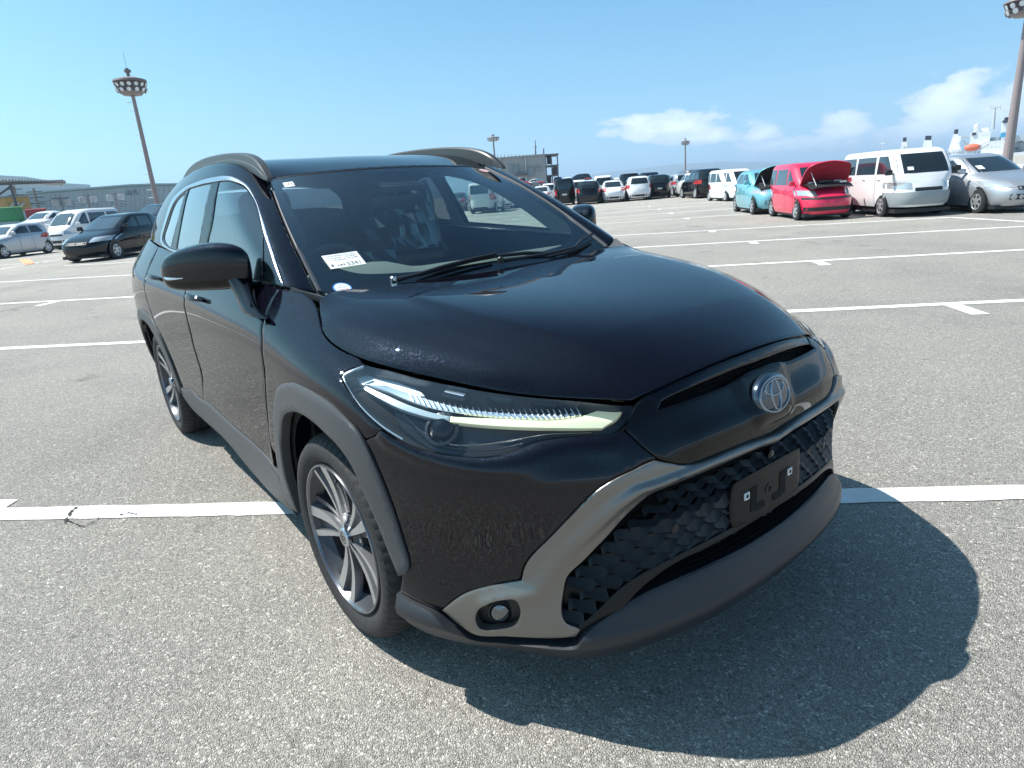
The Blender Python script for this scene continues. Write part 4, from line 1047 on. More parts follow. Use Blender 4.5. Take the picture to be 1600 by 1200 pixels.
# --- labels on the glass
def label(name, corners, material, off=.002, parent=None):
    P_ = [Vector(SW.pos([SW.pt(c)], -1)[0]) for c in corners]
    n = (P_[1]-P_[0]).cross(P_[3]-P_[0]).normalized()
    if n.z < 0: n = -n
    P_ = [p+n*off for p in P_]
    ex_ = (P_[1]-P_[0]).normalized(); ey_ = n.cross(ex_).normalized(); o_ = P_[3]
    # flat rectangle fitted to the corners
    w = ((P_[1]-P_[0]).length+(P_[2]-P_[3]).length)/2; h = abs((P_[0]-P_[3]).dot(ey_))
    M = Matrix(((ex_.x, ey_.x, n.x, o_.x), (ex_.y, ey_.y, n.y, o_.y), (ex_.z, ey_.z, n.z, o_.z), (0, 0, 0, 1)))
    mb = MB(); mb.prism([(0,0),(w,0),(w,h),(0,h)], 0, .0006, M)
    return mb.build(name, material, parent), M, w, h
def text(body, size, M, x, y, material, parent, name='print', z=.0010):
    cu = bpy.data.curves.new(name, 'FONT'); cu.body = body; cu.size = size; cu.resolution_u = 3
    t = bpy.data.objects.new(name, cu); COL.objects.link(t)
    dg = bpy.context.evaluated_depsgraph_get(); dg.update()
    me = bpy.data.meshes.new_from_object(t.evaluated_get(dg)); bpy.data.objects.remove(t)
    me.transform(M @ Matrix.Translation((x, y, z))); me.materials.clear(); me.materials.append(material)
    o = bpy.data.objects.new(name, me); COL.objects.link(o); o.parent = parent
    return o
def scribble(M, x, y, w, h, n, material, parent, seed=1):
    r = random.Random(seed); mb = MB(); cx = x
    while cx < x+w:
        d = r.uniform(.3, .9)*h; mb.prism([(cx,y+r.uniform(0,.2)*h),(cx+d,y+r.uniform(0,.2)*h),(cx+d,y+h*r.uniform(.6,1)),(cx,y+h*r.uniform(.6,1))], .0010, .0012, M); cx += d+r.uniform(.25,.8)*h
    return mb.build('fine_print', material, parent)
M_INK = mat('ink_black', (.02,.03,.03), .6); M_RED = mat('ink_red', (.5,.05,.08), .5); M_BLU = mat('ink_blue', (.05,.22,.62), .4)
lb, LM, lw, lh = label('stock_label', [(505,400.5),(561,392.5),(571,413.5),(517,421.5)], M_WHT, parent=ws)
text('5341', lh*.36, LM, lw*.50, lh*.08, M_INK, lb)
scribble(LM, lw*.08, lh*.12, lw*.05, lh*.2, 3, M_INK, lb, 3); scribble(LM, lw*.24, lh*.12, lw*.2, lh*.13, 3, M_INK, lb, 4)
for k, (yy, xx, ww) in enumerate(((.52,.25,.32),(.66,.15,.30),(.83,.12,.75),(.70,.60,.25),(.56,.62,.28))): scribble(LM, lw*xx, lh*yy, lw*ww, lh*.07, 5, M_INK, lb, 10+k)
lb2, LM2, lw2, lh2 = label('month_sticker', [(441.5,286.5),(457,284.5),(461,291),(445.5,293.5)], M_WHT, parent=ws)
text('10', lh2*.8, LM2, lw2*.27, lh2*.22, M_INK, lb2)
# round inspection sticker
P0_ = SW.pt((535,451)); Fm = frame(SW, P0_, -1, .0025)
mb = MB(); n = 40
def ell(rx, ry, z, m_, nm, par):
    mb = MB(); mb.prism([(rx*math.cos(2*PI*k/40), ry*math.sin(2*PI*k/40)) for k in range(40)], z, z+.0005, Fm2); return mb.build(nm, m_, par)
ny = Vector((Fm[0][2], Fm[1][2], Fm[2][2])); ex_ = Vector((0, 1, 0)); ex_ = (ex_-ny*ex_.dot(ny)).normalized(); ey_ = ny.cross(ex_)
Fm2 = Matrix(((ex_.x, ey_.x, ny.x, Fm[0][3]), (ex_.y, ey_.y, ny.y, Fm[1][3]), (ex_.z, ey_.z, ny.z, Fm[2][3]), (0, 0, 0, 1)))
st_ = ell(.034, .030, 0, M_BLU, 'inspection_sticker', ws); ell(.029, .025, .0007, M_WHT, 'sticker_face', st_)
text('INSPECTED', .0085, Fm2, -.0235, -.012, M_RED, st_, z=.0014); scribble(Fm2, -.017, .001, .034, .006, 3, M_INK, st_, 33); scribble(Fm2, -.008, .012, .014, .005, 3, M_INK, st_, 34)
# pink reminder sticker at the far upper corner of the glass
uvp = (SW.U[-1]-.05, SW.V[-1]-.085); Fm3 = frame(SW, uvp, 1, .002)
mb = MB(); mb.prism([(.018*math.cos(2*PI*k/24), .030*math.sin(2*PI*k/24)) for k in range(24)], 0, .0006, Fm3); mb.build('round_reminder_sticker', mat('sticker_pink', (.65,.42,.45), .5), ws)
# --- cabin
mb = MB(); ys = np.linspace(-.68, .68, 25); vs = []
for y in ys:
    b = .045*math.exp(-((y+.40)/.19)**4)
    vs += [(-.34-.05*(y/.68)**2, y, 1.022), (-.48, y, 1.060+b*.5), (-.62, y, 1.066+b), (-.76, y, 1.050+b), (-.84, y, .98+b*.5), (-.82, y, .80), (-.70, y, .55)]
fs = [(7*i+j, 7*i+j+1, 7*i+8+j, 7*i+7+j) for i in range(24) for j in range(6)]
mb.add(vs, fs); mb.build('dashboard', mat('dash_beige', (.17, .18, .17), .8), car, smooth=True)
mb = MB(); mb.box((-.86, .02, 1.045), (.012, .25, .14)); mb.build('centre_display', M_GLOSS, car)
mb = MB(); vs = []; n = 40
Mw = Matrix.Translation((-1.02, -.37, 1.0)) @ Matrix.Rotation(math.radians(-66), 4, 'Y')
ring = [Mw @ Vector((.182*math.cos(2*PI*k/n), .182*math.sin(2*PI*k/n), 0)) for k in range(n+1)]
mb.tube(ring, .015, 8); mb.tube([Mw @ Vector((0, -.18, 0)), Mw @ Vector((0, 0, -.02)), Mw @ Vector((0, .18, 0))], .022, 8); mb.tube([Mw @ Vector((0, 0, -.02)), Mw @ Vector((-.18, 0, 0))], .022, 8)
mb.lathe([(.075,-.03),(.07,.0),(.0005,.008)], Mw, 20); mb.build('steering_wheel', M_INT, car, smooth=True)
def rbox(mb, c, d, tilt=0, r=.3):
    """soft cushion: superellipsoid"""
    cx, cy, cz = c; M = Matrix.Translation(c) @ Matrix.Rotation(tilt, 4, 'Y'); n = 16; m = 10; vs = []
    p = .45
    for i in range(m+1):
        a = -PI/2+PI*i/m
        for k in range(n):
            b = 2*PI*k/n
            f = lambda v: math.copysign(abs(v)**p, v)
            vs.append(M @ Vector((d[0]/2*f(math.cos(a))*f(math.cos(b)), d[1]/2*f(math.cos(a))*f(math.sin(b)), d[2]/2*f(math.sin(a)))))
    mb.add(vs, [(i*n+k, i*n+(k+1) % n, (i+1)*n+(k+1) % n, (i+1)*n+k) for i in range(m) for k in range(n)])
M_FILM = glassmat('plastic_film', (.70, .74, .76), .22, 1.5, 4.0)
for sd in (-1, 1):
    mb = MB(); rbox(mb, (-1.38, sd*.36, .68), (.52, .50, .16)); rbox(mb, (-1.66, sd*.36, .98), (.14, .48, .62), math.radians(-16)); 
    s_o = mb.build('front_seat', M_INT, car, smooth=True)
    mb = MB(); rbox(mb, (-1.76, sd*.36, 1.345), (.10, .26, .17), math.radians(-10)); mb.build('headrest', M_INT, s_o, smooth=True)
mb = MB(); rnd = random.Random(9); n = 14; m = 10; vs = []
for i in range(m+1):
    for k in range(n+1):
        y = .36+.27*(k/n*2-1); z = 1.38-.62*i/m
        vs.append((-1.56+.02*rnd.uniform(-1, 1)-.18*(1-i/m)+.05*(1-((y-.36)/.27)**2)+.10*(i/m), y+.015*rnd.uniform(-1, 1), z))
mb.add(vs, [(i*(n+1)+k, i*(n+1)+k+1, (i+1)*(n+1)+k+1, (i+1)*(n+1)+k) for i in range(m) for k in range(n)])
mb.build('seat_cover_film', M_FILM, car, smooth=False)
mb = MB(); rbox(mb, (-2.45, 0, .70), (.55, 1.3, .20)); rbox(mb, (-2.72, 0, 1.02), (.16, 1.3, .62), math.radians(-16)); mb.build('rear_seat', M_INT, car, smooth=True)
mb = MB(); mb.add([(-.905,-.11,1.400),(-.905,.11,1.400),(-1.04,.09,1.452),(-1.04,-.09,1.452),(-.93,-.10,1.375),(-.93,.10,1.375),(-1.06,.08,1.425),(-1.06,-.08,1.425)], [(0,1,2,3),(7,6,5,4),(0,4,5,1),(1,5,6,2),(2,6,7,3),(3,7,4,0)]); mb.build('camera_cover', M_INT, car)
mb = MB(); rbox(mb, (-1.02, 0, 1.335), (.035, .25, .070), math.radians(10)); mb.tube([(-1.01,0,1.36),(-.98,0,1.42)], .01, 8); mb.build('rear_view_mirror', M_BLK, car, smooth=True)
pr = fullpath(SR, .05, .05, .02); patch('headliner', SR, pr, M_BEIGE, car, off=-.03, thick=0, step=.06, sym=True, rim=0)
# tailgate window between the two ends of the greenhouse
vs = []
for j, v in enumerate(np.linspace(0, SG.V[-1], 6)):
    P_ = SG.pos([(SG.U[-1], v)], 1)[0]
    for k in range(9):
        t = -1+k/4; vs.append((P_[0]-.06*(1-t*t), P_[1]*t, P_[2]+.01*(1-t*t)))
mesh_obj('tailgate_window', vs, [(9*j+k, 9*j+k+1, 9*j+10+k, 9*j+9+k) for j in range(5) for k in range(8)], M_PRV, car, True)
# ---------------------------------------------------------------- sky colour and clouds in the world shader
def W_(t, **k):
    n = WN.nodes.new(t)
    for a, b in k.items(): setattr(n, a, b)
    return n
def wm(op, a, b=None, clamp=False):
    n = W_('ShaderNodeMath', operation=op, use_clamp=clamp)
    for i, v in enumerate((a, b)):
        if v is None: continue
        if isinstance(v, (int, float)): n.inputs[i].default_value = v
        else: WN.links.new(v, n.inputs[i])
    return n.outputs[0]
def wmix(f, a, b, blend='MIX'):
    n = W_('ShaderNodeMix', data_type='RGBA', blend_type=blend)
    for nm, v in (('Factor', f), ('A', a), ('B', b)):
        if isinstance(v, (int, float)): n.inputs[nm].default_value = v
        elif isinstance(v, tuple): n.inputs[nm].default_value = (*v, 1)
        else: WN.links.new(v, n.inputs[nm])
    return n.outputs['Result']
_tc = W_('ShaderNodeTexCoord'); _sep = W_('ShaderNodeSeparateXYZ'); WN.links.new(_tc.outputs['Generated'], _sep.inputs[0])
dx_, dy_, dz_ = _sep.outputs
hyp = wm('SQRT', wm('ADD', wm('MULTIPLY', dx_, dx_), wm('MULTIPLY', dy_, dy_)))
elev = wm('MULTIPLY', wm('ARCTAN2', dz_, hyp), 180/PI)
# azimuth measured from the direction of view, positive to the right, degrees
cy, sy = math.cos(YAW), math.sin(YAW)
fwd = wm('ADD', wm('MULTIPLY', dx_, cy), wm('MULTIPLY', dy_, sy)); rgt = wm('ADD', wm('MULTIPLY', dx_, sy), wm('MULTIPLY', dy_, -cy))
azi = wm('MULTIPLY', wm('ARCTAN2', rgt, fwd), 180/PI)
sky0 = wmix(1.0, _sky.outputs[0], (.56, 1.04, 1.20), 'MULTIPLY')
elp = wm('MAXIMUM', elev, 0.0)
hz = wm('POWER', 2.718, wm('MULTIPLY', wm('MULTIPLY', elp, elp), -1/(27.0*27.0)))
toward = wm('POWER', wm('MULTIPLY', wm('ADD', wm('MULTIPLY', wm('DIVIDE', rgt, hyp), -1.0), 1.0), .5), 4.0)          # 1 on the sun's side
lowf = wm('POWER', 2.718, wm('MULTIPLY', elp, -1/7.5))
gl = wmix(lowf, wmix(toward, (2.6, 7.6, 13.4), (8.7, 18.6, 22.9)), wmix(toward, (8.4, 13.5, 16.5), (19.8, 29.8, 29.8)))
sky1 = wmix(wm('MULTIPLY', hz, .93), sky0, gl)
# bright air round the sun
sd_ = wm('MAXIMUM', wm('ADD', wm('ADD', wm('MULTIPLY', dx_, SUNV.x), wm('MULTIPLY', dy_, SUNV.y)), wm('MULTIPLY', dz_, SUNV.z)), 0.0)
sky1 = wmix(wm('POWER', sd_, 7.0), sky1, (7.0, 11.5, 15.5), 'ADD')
# fair-weather cumulus low over the sea
def gaus(x, c, w): 
    d = wm('DIVIDE', wm('SUBTRACT', x, c), w); return wm('POWER', 2.718, wm('MULTIPLY', wm('MULTIPLY', d, d), -1.0))
cv = W_('ShaderNodeCombineXYZ'); WN.links.new(wm('MULTIPLY', azi, .12), cv.inputs[0]); WN.links.new(wm('MULTIPLY', elev, .26), cv.inputs[1])
ns = W_('ShaderNodeTexNoise'); ns.inputs['Scale'].default_value = 3.3; ns.inputs['Detail'].default_value = 12; ns.inputs['Roughness'].default_value = .60
WN.links.new(cv.outputs[0], ns.inputs['Vector'])
ns2 = W_('ShaderNodeTexNoise'); ns2.inputs['Scale'].default_value = .9; ns2.inputs['Detail'].default_value = 4
WN.links.new(cv.outputs[0], ns2.inputs['Vector'])
def azpx(x, y):
    d = ray(x, y); az = math.degrees(math.atan2(d @ np.array([sy, -cy, 0]), d @ np.array([cy, sy, 0]))); return az, math.degrees(math.atan2(d[2], math.hypot(d[0], d[1])))
puffs = None
for (x, y, wa, we, a) in ((1470,172,2.3,1.9,1.2),(1500,145,1.5,1.6,1.0),(1450,198,2.6,1.3,1.0),(1545,190,4.0,2.0,.9),(1322,196,2.2,1.1,1.0),(1190,209,2.0,.8,.85),(1045,198,5.0,1.2,1.0),(1000,190,3.0,.7,.8),(1110,212,4.2,.9,.75),(1400,226,9.0,1.5,.6),(1230,230,9.0,1.3,.52),(1620,150,3.0,2.2,.7)):
    az, el = azpx(x, y); g_ = wm('MULTIPLY', wm('MULTIPLY', gaus(azi, az, wa), gaus(elev, el, we)), a)
    puffs = g_ if puffs is None else wm('MAXIMUM', puffs, g_)
# the same kind of cloud goes on round the horizon beyond the right of the frame
band = wm('MULTIPLY', wm('MULTIPLY', gaus(elev, 5.0, 3.0), wm('MULTIPLY', wm('DIVIDE', wm('SUBTRACT', azi, 42.0), 22.0), 1.0, True)), .85)
puffs = wm('MAXIMUM', puffs, band)
den = wm('ADD', wm('MULTIPLY', puffs, 1.0), wm('MULTIPLY', wm('SUBTRACT', ns.outputs[0], .5), 1.55))
mr = W_('ShaderNodeMapRange', interpolation_type='SMOOTHSTEP'); mr.inputs['From Min'].default_value = .30; mr.inputs['From Max'].default_value = .52
WN.links.new(den, mr.inputs['Value'])
present = W_('ShaderNodeMapRange', interpolation_type='SMOOTHSTEP'); present.inputs['From Min'].default_value = .08; present.inputs['From Max'].default_value = .3
WN.links.new(puffs, present.inputs['Value'])
cm = wm('MULTIPLY', mr.outputs[0], present.outputs[0])
shade = W_('ShaderNodeMapRange'); shade.inputs['From Min'].default_value = .45; shade.inputs['From Max'].default_value = 1.0
WN.links.new(den, shade.inputs['Value'])
ccol = wmix(shade.outputs[0], (10.8, 13.6, 16.9), (17.7, 19.7, 20.3))
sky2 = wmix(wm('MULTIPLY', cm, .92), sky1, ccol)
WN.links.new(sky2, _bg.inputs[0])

# ---------------------------------------------------------------- ground
def nodes_of(m): return m.node_tree.nodes, m.node_tree.links
M_ASPH = bpy.data.materials.new('worn_asphalt'); M_ASPH.use_nodes = True
N_, L_ = nodes_of(M_ASPH); bs = N_['Principled BSDF']; bs.inputs['Roughness'].default_value = .82; bs.inputs['Specular IOR Level'].default_value = .25
tc = N_.new('ShaderNodeTexCoord')
wp_ = N_.new('ShaderNodeTexNoise'); wp_.inputs['Scale'].default_value = 55; wp_.inputs['Detail'].default_value = 2; L_.new(tc.outputs['Object'], wp_.inputs['Vector'])
wa = N_.new('ShaderNodeMix'); wa.data_type = 'VECTOR'; wa.inputs['Factor'].default_value = .012; L_.new(tc.outputs['Object'], wa.inputs['A']); L_.new(wp_.outputs['Color'], wa.inputs['B'])
def vor(scale, feat='F1'):
    v = N_.new('ShaderNodeTexVoronoi'); v.feature = feat; v.inputs['Scale'].default_value = scale; L_.new(wa.outputs[1], v.inputs['Vector']); return v
def ramp(src, stops):
    r = N_.new('ShaderNodeValToRGB'); el = r.color_ramp.elements
    while len(el) < len(stops): el.new(.5)
    for e_, (p, c) in zip(el, stops): e_.position = p; e_.color = (*c, 1)
    L_.new(src, r.inputs[0]); return r.outputs[0]
def mm(op, a, b):
    n = N_.new('ShaderNodeMath'); n.operation = op
    for i, v in enumerate((a, b)):
        if isinstance(v, (int, float)): n.inputs[i].default_value = v
        else: L_.new(v, n.inputs[i])
    return n.outputs[0]
def mxc(f, a, b, blend='MIX'):
    n = N_.new('ShaderNodeMix'); n.data_type = 'RGBA'; n.blend_type = blend
    for nm, v in (('Factor', f), ('A', a), ('B', b)):
        if isinstance(v, (int, float)): n.inputs[nm].default_value = v
        elif isinstance(v, tuple): n.inputs[nm].default_value = (*v, 1)
        else: L_.new(v, n.inputs[nm])
    return n.outputs['Result']
v1 = vor(150); v2 = vor(360); v1e = vor(150, 'DISTANCE_TO_EDGE')
s1 = N_.new('ShaderNodeSeparateColor'); L_.new(v1.outputs['Color'], s1.inputs[0]); s2 = N_.new('ShaderNodeSeparateColor'); L_.new(v2.outputs['Color'], s2.inputs[0])
c1 = ramp(s1.outputs[0], [(0, (.115,.112,.105)), (.45, (.205,.200,.187)), (.80, (.27,.263,.245)), (.93, (.36,.35,.325)), (1, (.44,.43,.405))])
c2 = ramp(s2.outputs[1], [(0, (.09,.088,.083)), (.5, (.20,.195,.182)), (1, (.33,.32,.30))])
big = N_.new('ShaderNodeTexNoise'); big.inputs['Scale'].default_value = .45; big.inputs['Detail'].default_value = 6; big.inputs['Roughness'].default_value = .6; L_.new(tc.outputs['Object'], big.inputs['Vector'])
mid = N_.new('ShaderNodeTexNoise'); mid.inputs['Scale'].default_value = 22; mid.inputs['Detail'].default_value = 3; L_.new(tc.outputs['Object'], mid.inputs['Vector'])
sel = ramp(mid.outputs[0], [(.42, (0,0,0)), (.58, (1,1,1))])
cc = mxc(sel, c1, c2)
edge = ramp(v1e.outputs['Distance'], [(0, (.50,.50,.50)), (.12, (1,1,1))])
cc = mxc(.75, cc, edge, 'MULTIPLY')
pat = ramp(big.outputs[0], [(.30, (.84,.84,.85)), (.5, (1,1,1)), (.72, (1.12,1.11,1.08))])
cc = mxc(1.0, cc, pat, 'MULTIPLY'); cc = mxc(1.0, cc, (1.92, 1.87, 1.80), 'MULTIPLY')
# small rust and dirt stains
st = N_.new('ShaderNodeTexNoise'); st.inputs['Scale'].default_value = 2.3; st.inputs['Detail'].default_value = 5; L_.new(tc.outputs['Object'], st.inputs['Vector'])
cc = mxc(ramp(st.outputs[0], [(.66, (0,0,0)), (.74, (.5,.5,.5))]), cc, (.15, .125, .10))
oil = N_.new('ShaderNodeTexNoise'); oil.inputs['Scale'].default_value = .9; oil.inputs['Detail'].default_value = 3; oil.inputs['Distortion'].default_value = 1.2; L_.new(tc.outputs['Object'], oil.inputs['Vector'])
cc = mxc(1.0, cc, ramp(oil.outputs[0], [(.28, (.80,.80,.80)), (.34, (.97,.97,.97)), (.66, (1,1,1)), (.74, (1.09,1.08,1.05))]), 'MULTIPLY')
vs_ = N_.new('ShaderNodeTexVoronoi'); vs_.inputs['Scale'].default_value = .55; L_.new(tc.outputs['Object'], vs_.inputs['Vector'])
dsp = mm('ADD', vs_.outputs['Distance'], mm('MULTIPLY', mid.outputs[0], .10))
cc = mxc(1.0, cc, ramp(dsp, [(.075, (.55,.55,.56)), (.12, (1,1,1))]), 'MULTIPLY')
L_.new(cc, bs.inputs['Base Color'])
bmp = N_.new('ShaderNodeBump'); bmp.inputs['Strength'].default_value = 1.0; bmp.inputs['Distance'].default_value = .0045
hgt = mm('ADD', mm('MULTIPLY', v1e.outputs['Distance'], 2.2), mm('ADD', mm('MULTIPLY', s1.outputs[1], .55), mm('MULTIPLY', s2.outputs[0], .3)))
L_.new(hgt, bmp.inputs['Height']); L_.new(bmp.outputs[0], bs.inputs['Normal'])

M_WAT = mat('sea_water', (.02, .07, .10), .12, 0, 0, .1, .5, bump=(.6, .6))
def vstrip(pts, z): return [(x, y, z) for x, y in pts]
QF = np.array([cy, sy]); QR = np.array([sy, -cy])     # forward and right on the ground
def fr(f, r, z=0.0): p = CAM[:2]+QF*f+QR*r; return (p[0], p[1], z)
R_ = 9000
mb = MB(); mb.add([fr(-R_, -R_, -1.2), fr(-R_, R_, -1.2), fr(R_, R_, -1.2), fr(R_, -R_, -1.2)], [(0, 1, 2, 3)])
tag(mb.build('sea', M_WAT), kind='structure')
lot = [(-120, -260), (-120, 330), (170, 330), (230, 60), (260, -60), (260, -260)]
mb = MB(); mb.add([fr(f, r, 0) for f, r in lot]+[fr(f, r, -1.6) for f, r in lot], [tuple(range(6))]+[(i, i+6, (i+1) % 6+6, (i+1) % 6) for i in range(6)])
tag(mb.build('parking_ground', M_ASPH), kind='structure')
# painted lines
M_LINE = bpy.data.materials.new('white_line_paint'); M_LINE.use_nodes = True
N_, L_ = nodes_of(M_LINE); bs = N_['Principled BSDF']; bs.inputs['Roughness'].default_value = .7
tc = N_.new('ShaderNodeTexCoord'); nz = N_.new('ShaderNodeTexNoise'); nz.inputs['Scale'].default_value = 70; nz.inputs['Detail'].default_value = 5; L_.new(tc.outputs['Object'], nz.inputs['Vector'])
nb = N_.new('ShaderNodeTexNoise'); nb.inputs['Scale'].default_value = 3; nb.inputs['Detail'].default_value = 4; L_.new(tc.outputs['Object'], nb.inputs['Vector'])
L_.new(ramp(nb.outputs[0], [(.3, (.62,.62,.60)), (.6, (.80,.80,.78))]), bs.inputs['Base Color'])
chip = mm('ADD', nz.outputs[0], mm('MULTIPLY', nb.outputs[0], .35))
cr = ramp(chip, [(.40, (0,0,0)), (.42, (1,1,1))])
tr = N_.new('ShaderNodeBsdfTransparent'); mx = N_.new('ShaderNodeMixShader'); L_.new(cr, mx.inputs[0]); L_.new(tr.outputs[0], mx.inputs[1]); L_.new(bs.outputs[0], mx.inputs[2]); L_.new(mx.outputs[0], N_['Material Output'].inputs[0])
bmp = N_.new('ShaderNodeBump'); bmp.inputs['Strength'].default_value = .5; bmp.inputs['Distance'].default_value = .002; L_.new(nz.outputs[0], bmp.inputs['Height']); L_.new(bmp.outputs[0], bs.inputs['Normal'])
TH = math.radians(46.122); DV = np.array([math.cos(TH), math.sin(TH)]); NV = np.array([-DV[1], DV[0]]); O0, PIT_, TOFF = .2566, 3.9447, 3.607
rl = random.Random(7)
def wob(a, b, w, name='painted_line', z=.004, kind='structure', material=None, n=None):
    """a stripe of width w from a to b with slightly uneven edges"""
    a = np.array(a[:2], float); b = np.array(b[:2], float); L = np.linalg.norm(b-a); d = (b-a)/L; nn = np.array([-d[1], d[0]])
    n = n or max(2, int(L/.06) if L < 14 else int(L/.4)); vs = []
    for i in range(n+1):
        p = a+d*L*i/n; j1, j2 = rl.uniform(-1, 1)*.004, rl.uniform(-1, 1)*.004
        vs += [(*(p+nn*(w/2+j1)), z), (*(p-nn*(w/2+j2)), z)]
    o = mesh_obj(name, vs, [(2*i, 2*i+1, 2*i+3, 2*i+2) for i in range(n)], material or M_LINE, None, False)
    tag(o, kind=kind); return o
ends = {0: [(0,804),(1600,769.5)], 1: [(0,545),(1600,469.5)], 2: [(0,475),(1600,390.5)], 3: [(0,441),(1600,354)], 4: [(100,415.5),(1486,339.7)]}
for i in range(0, 15):
    if i in ends:
        a, b = gpt(*ends[i][0]), gpt(*ends[i][1]); d = (b-a).normalized()
        if i < 4: a = a-d*(3 if i == 0 else 12); b = b+d*(3 if i == 0 else 9)
    else:
        q = NV*(O0+PIT_*i); a = DV*(-18-1.5*i)+q; b = DV*8.0+q
    wob(a, b, .128)
    aa = np.array(a[:2]); bb = np.array(b[:2]); dd = (bb-aa)/np.linalg.norm(bb-aa); nn = np.array([-dd[1], dd[0]])
    for al in (TOFF, TOFF-6.45, TOFF-12.9):
        c = aa+dd*((DV*al+NV*(O0+PIT_*i)-aa)@dd)
        if i < 12 and i > 0: wob(c-nn*.07, c-nn*.52, .15, 'painted_tick', z=.0045)
mb = MB(); pts = [gpt(-70,782), gpt(29,781.6), gpt(3,797.6), gpt(-70,798.5)]
mb.add([(p.x, p.y, .0046) for p in pts], [(0, 1, 2, 3)]); tag(mb.build('painted_tick', M_LINE), kind='structure')
wob(gpt(1486,339.9), gpt(1640,348.6), .12); wob(gpt(0,420.5), gpt(97,404.6), .11)
for x in (1230, 1090): pass
mb = MB(); pts = [gpt(28.5,404.8), gpt(46.5,404.8), gpt(54.8,411.8), gpt(39.8,414.2)]
mb.add([(p.x, p.y, .004) for p in pts], [(0, 1, 2, 3)]); tag(mb.build('orange_mark', mat('orange_road_paint', (.75,.33,.16), .7)), kind='structure')
# sealed cracks in the foreground
M_CRK = mat('crack_dark', (.035, .034, .032), .9)
def crack(pxs, w=.006):
    P = [gpt(*p) for p in pxs]; out = []
    for a, b in zip(P, P[1:]):
        for k in range(6):
            t = k/6; q = a.lerp(b, t); out.append((q.x+rl.uniform(-1,1)*.008, q.y+rl.uniform(-1,1)*.008))
    vs = []; n = len(out)
    for i, p in enumerate(out):
        d = np.array(out[min(i+1, n-1)])-np.array(out[max(0, i-1)]); d /= np.linalg.norm(d)+1e-9; ww = w*rl.uniform(.2, 1)*(1 if 0 < i < n-1 else .1)
        vs += [(p[0]-d[1]*ww, p[1]+d[0]*ww, .0062), (p[0]+d[1]*ww, p[1]-d[0]*ww, .0062)]
    tag(mesh_obj('ground_crack', vs, [(2*i, 2*i+1, 2*i+3, 2*i+2) for i in range(n-1)], M_CRK, None, False), kind='structure')
crack([(122,792),(113,800),(106,812),(98,822)], .011); crack([(186,806),(200,803),(215,807)], .008); crack([(105,812),(130,824),(150,815),(158,806)], .004)

# ---------------------------------------------------------------- distance: mountain, buildings, poles, ship
def W3(x, y, D, ax):
    """point where the sight line of a pixel meets the upright plane at distance D facing the pixel column ax"""
    d0 = ray(ax, 300); h0 = np.array([d0[0], d0[1]]); h0 /= np.linalg.norm(h0)
    d = ray(x, y); t = D/(d[:2]@h0); return Vector(CAM+d*t)
def basis(ax):
    d0 = ray(ax, 300); h = np.array([d0[0], d0[1]]); h /= np.linalg.norm(h); return Vector((h[0], h[1], 0)), Vector((h[1], -h[0], 0))
def pbox(mb, x0, y0, x1, y1, D, ax, depth, zmin=None):
    """box whose front face spans the pixel rectangle on the plane at D, going back by depth"""
    f, r = basis(ax); a = W3((x0+x1)/2, y0, D, ax); b = W3((x0+x1)/2, y1, D, ax); l = W3(x0, (y0+y1)/2, D, ax); q = W3(x1, (y0+y1)/2, D, ax)
    zt, zb = a.z, (b.z if zmin is None else zmin); u0 = (l-Vector(CAM)).dot(r); u1 = (q-Vector(CAM)).dot(r)
    o = Vector((CAM[0], CAM[1], 0)); vs = []
    for z in (zb, zt):
        for u, dd in ((u0, D), (u1, D), (u1, D+depth), (u0, D+depth)):
            p = o+r*u+f*dd; vs.append((p.x, p.y, z))
    mb.add(vs, [(3,2,1,0),(4,5,6,7),(0,1,5,4),(1,2,6,5),(2,3,7,6),(3,0,4,7)]); return mb
# mountain range across the bay
M_HILL = mat('wooded_hill', (.055, .075, .05), .95, vary=(.004, .3))
ridge = [(700,292),(780,293),(850,287),(885,281),(915,275),(945,269.5),(975,266.5),(1010,262),(1045,257.5),(1075,256),(1105,253.5),(1130,252),(1160,253.5),(1190,252),(1225,254.5),(1260,252),(1300,250),(1350,248),(1400,243),(1460,240),(1530,233),(1600,229),(1680,224),(1800,214),(1950,203)]
D_ = 6500; hr = random.Random(3); top_ = []; 
for (x0, y0), (x1, y1) in zip(ridge, ridge[1:]):
    for k in range(8):
        t = k/8; top_.append(W3(x0+(x1-x0)*t, y0+(y1-y0)*t+hr.uniform(-.35,.35), D_, 1200))
f_, r__ = basis(1200); vs = []; fs = []; n = len(top_); m = 9
for i, p in enumerate(top_):
    for k in range(m):
        t = k/(m-1); q = p+f_*(-1700*(1-t)+hr.uniform(-90,90)*(0<k<m-1)); z = -1.2+(p.z+1.2)*(t**.8)*(1+(hr.uniform(-.10,.10) if 0 < k < m-1 else 0)); vs.append((q.x, q.y, z))
    q = p+f_*1800; vs.append((q.x, q.y, -1.2))
m1 = m+1; fs = [(i*m1+k, (i+1)*m1+k, (i+1)*m1+k+1, i*m1+k+1) for i in range(n-1) for k in range(m)]
tag(mesh_obj('mountain', vs, fs, M_HILL, None, True, 180), kind='structure')

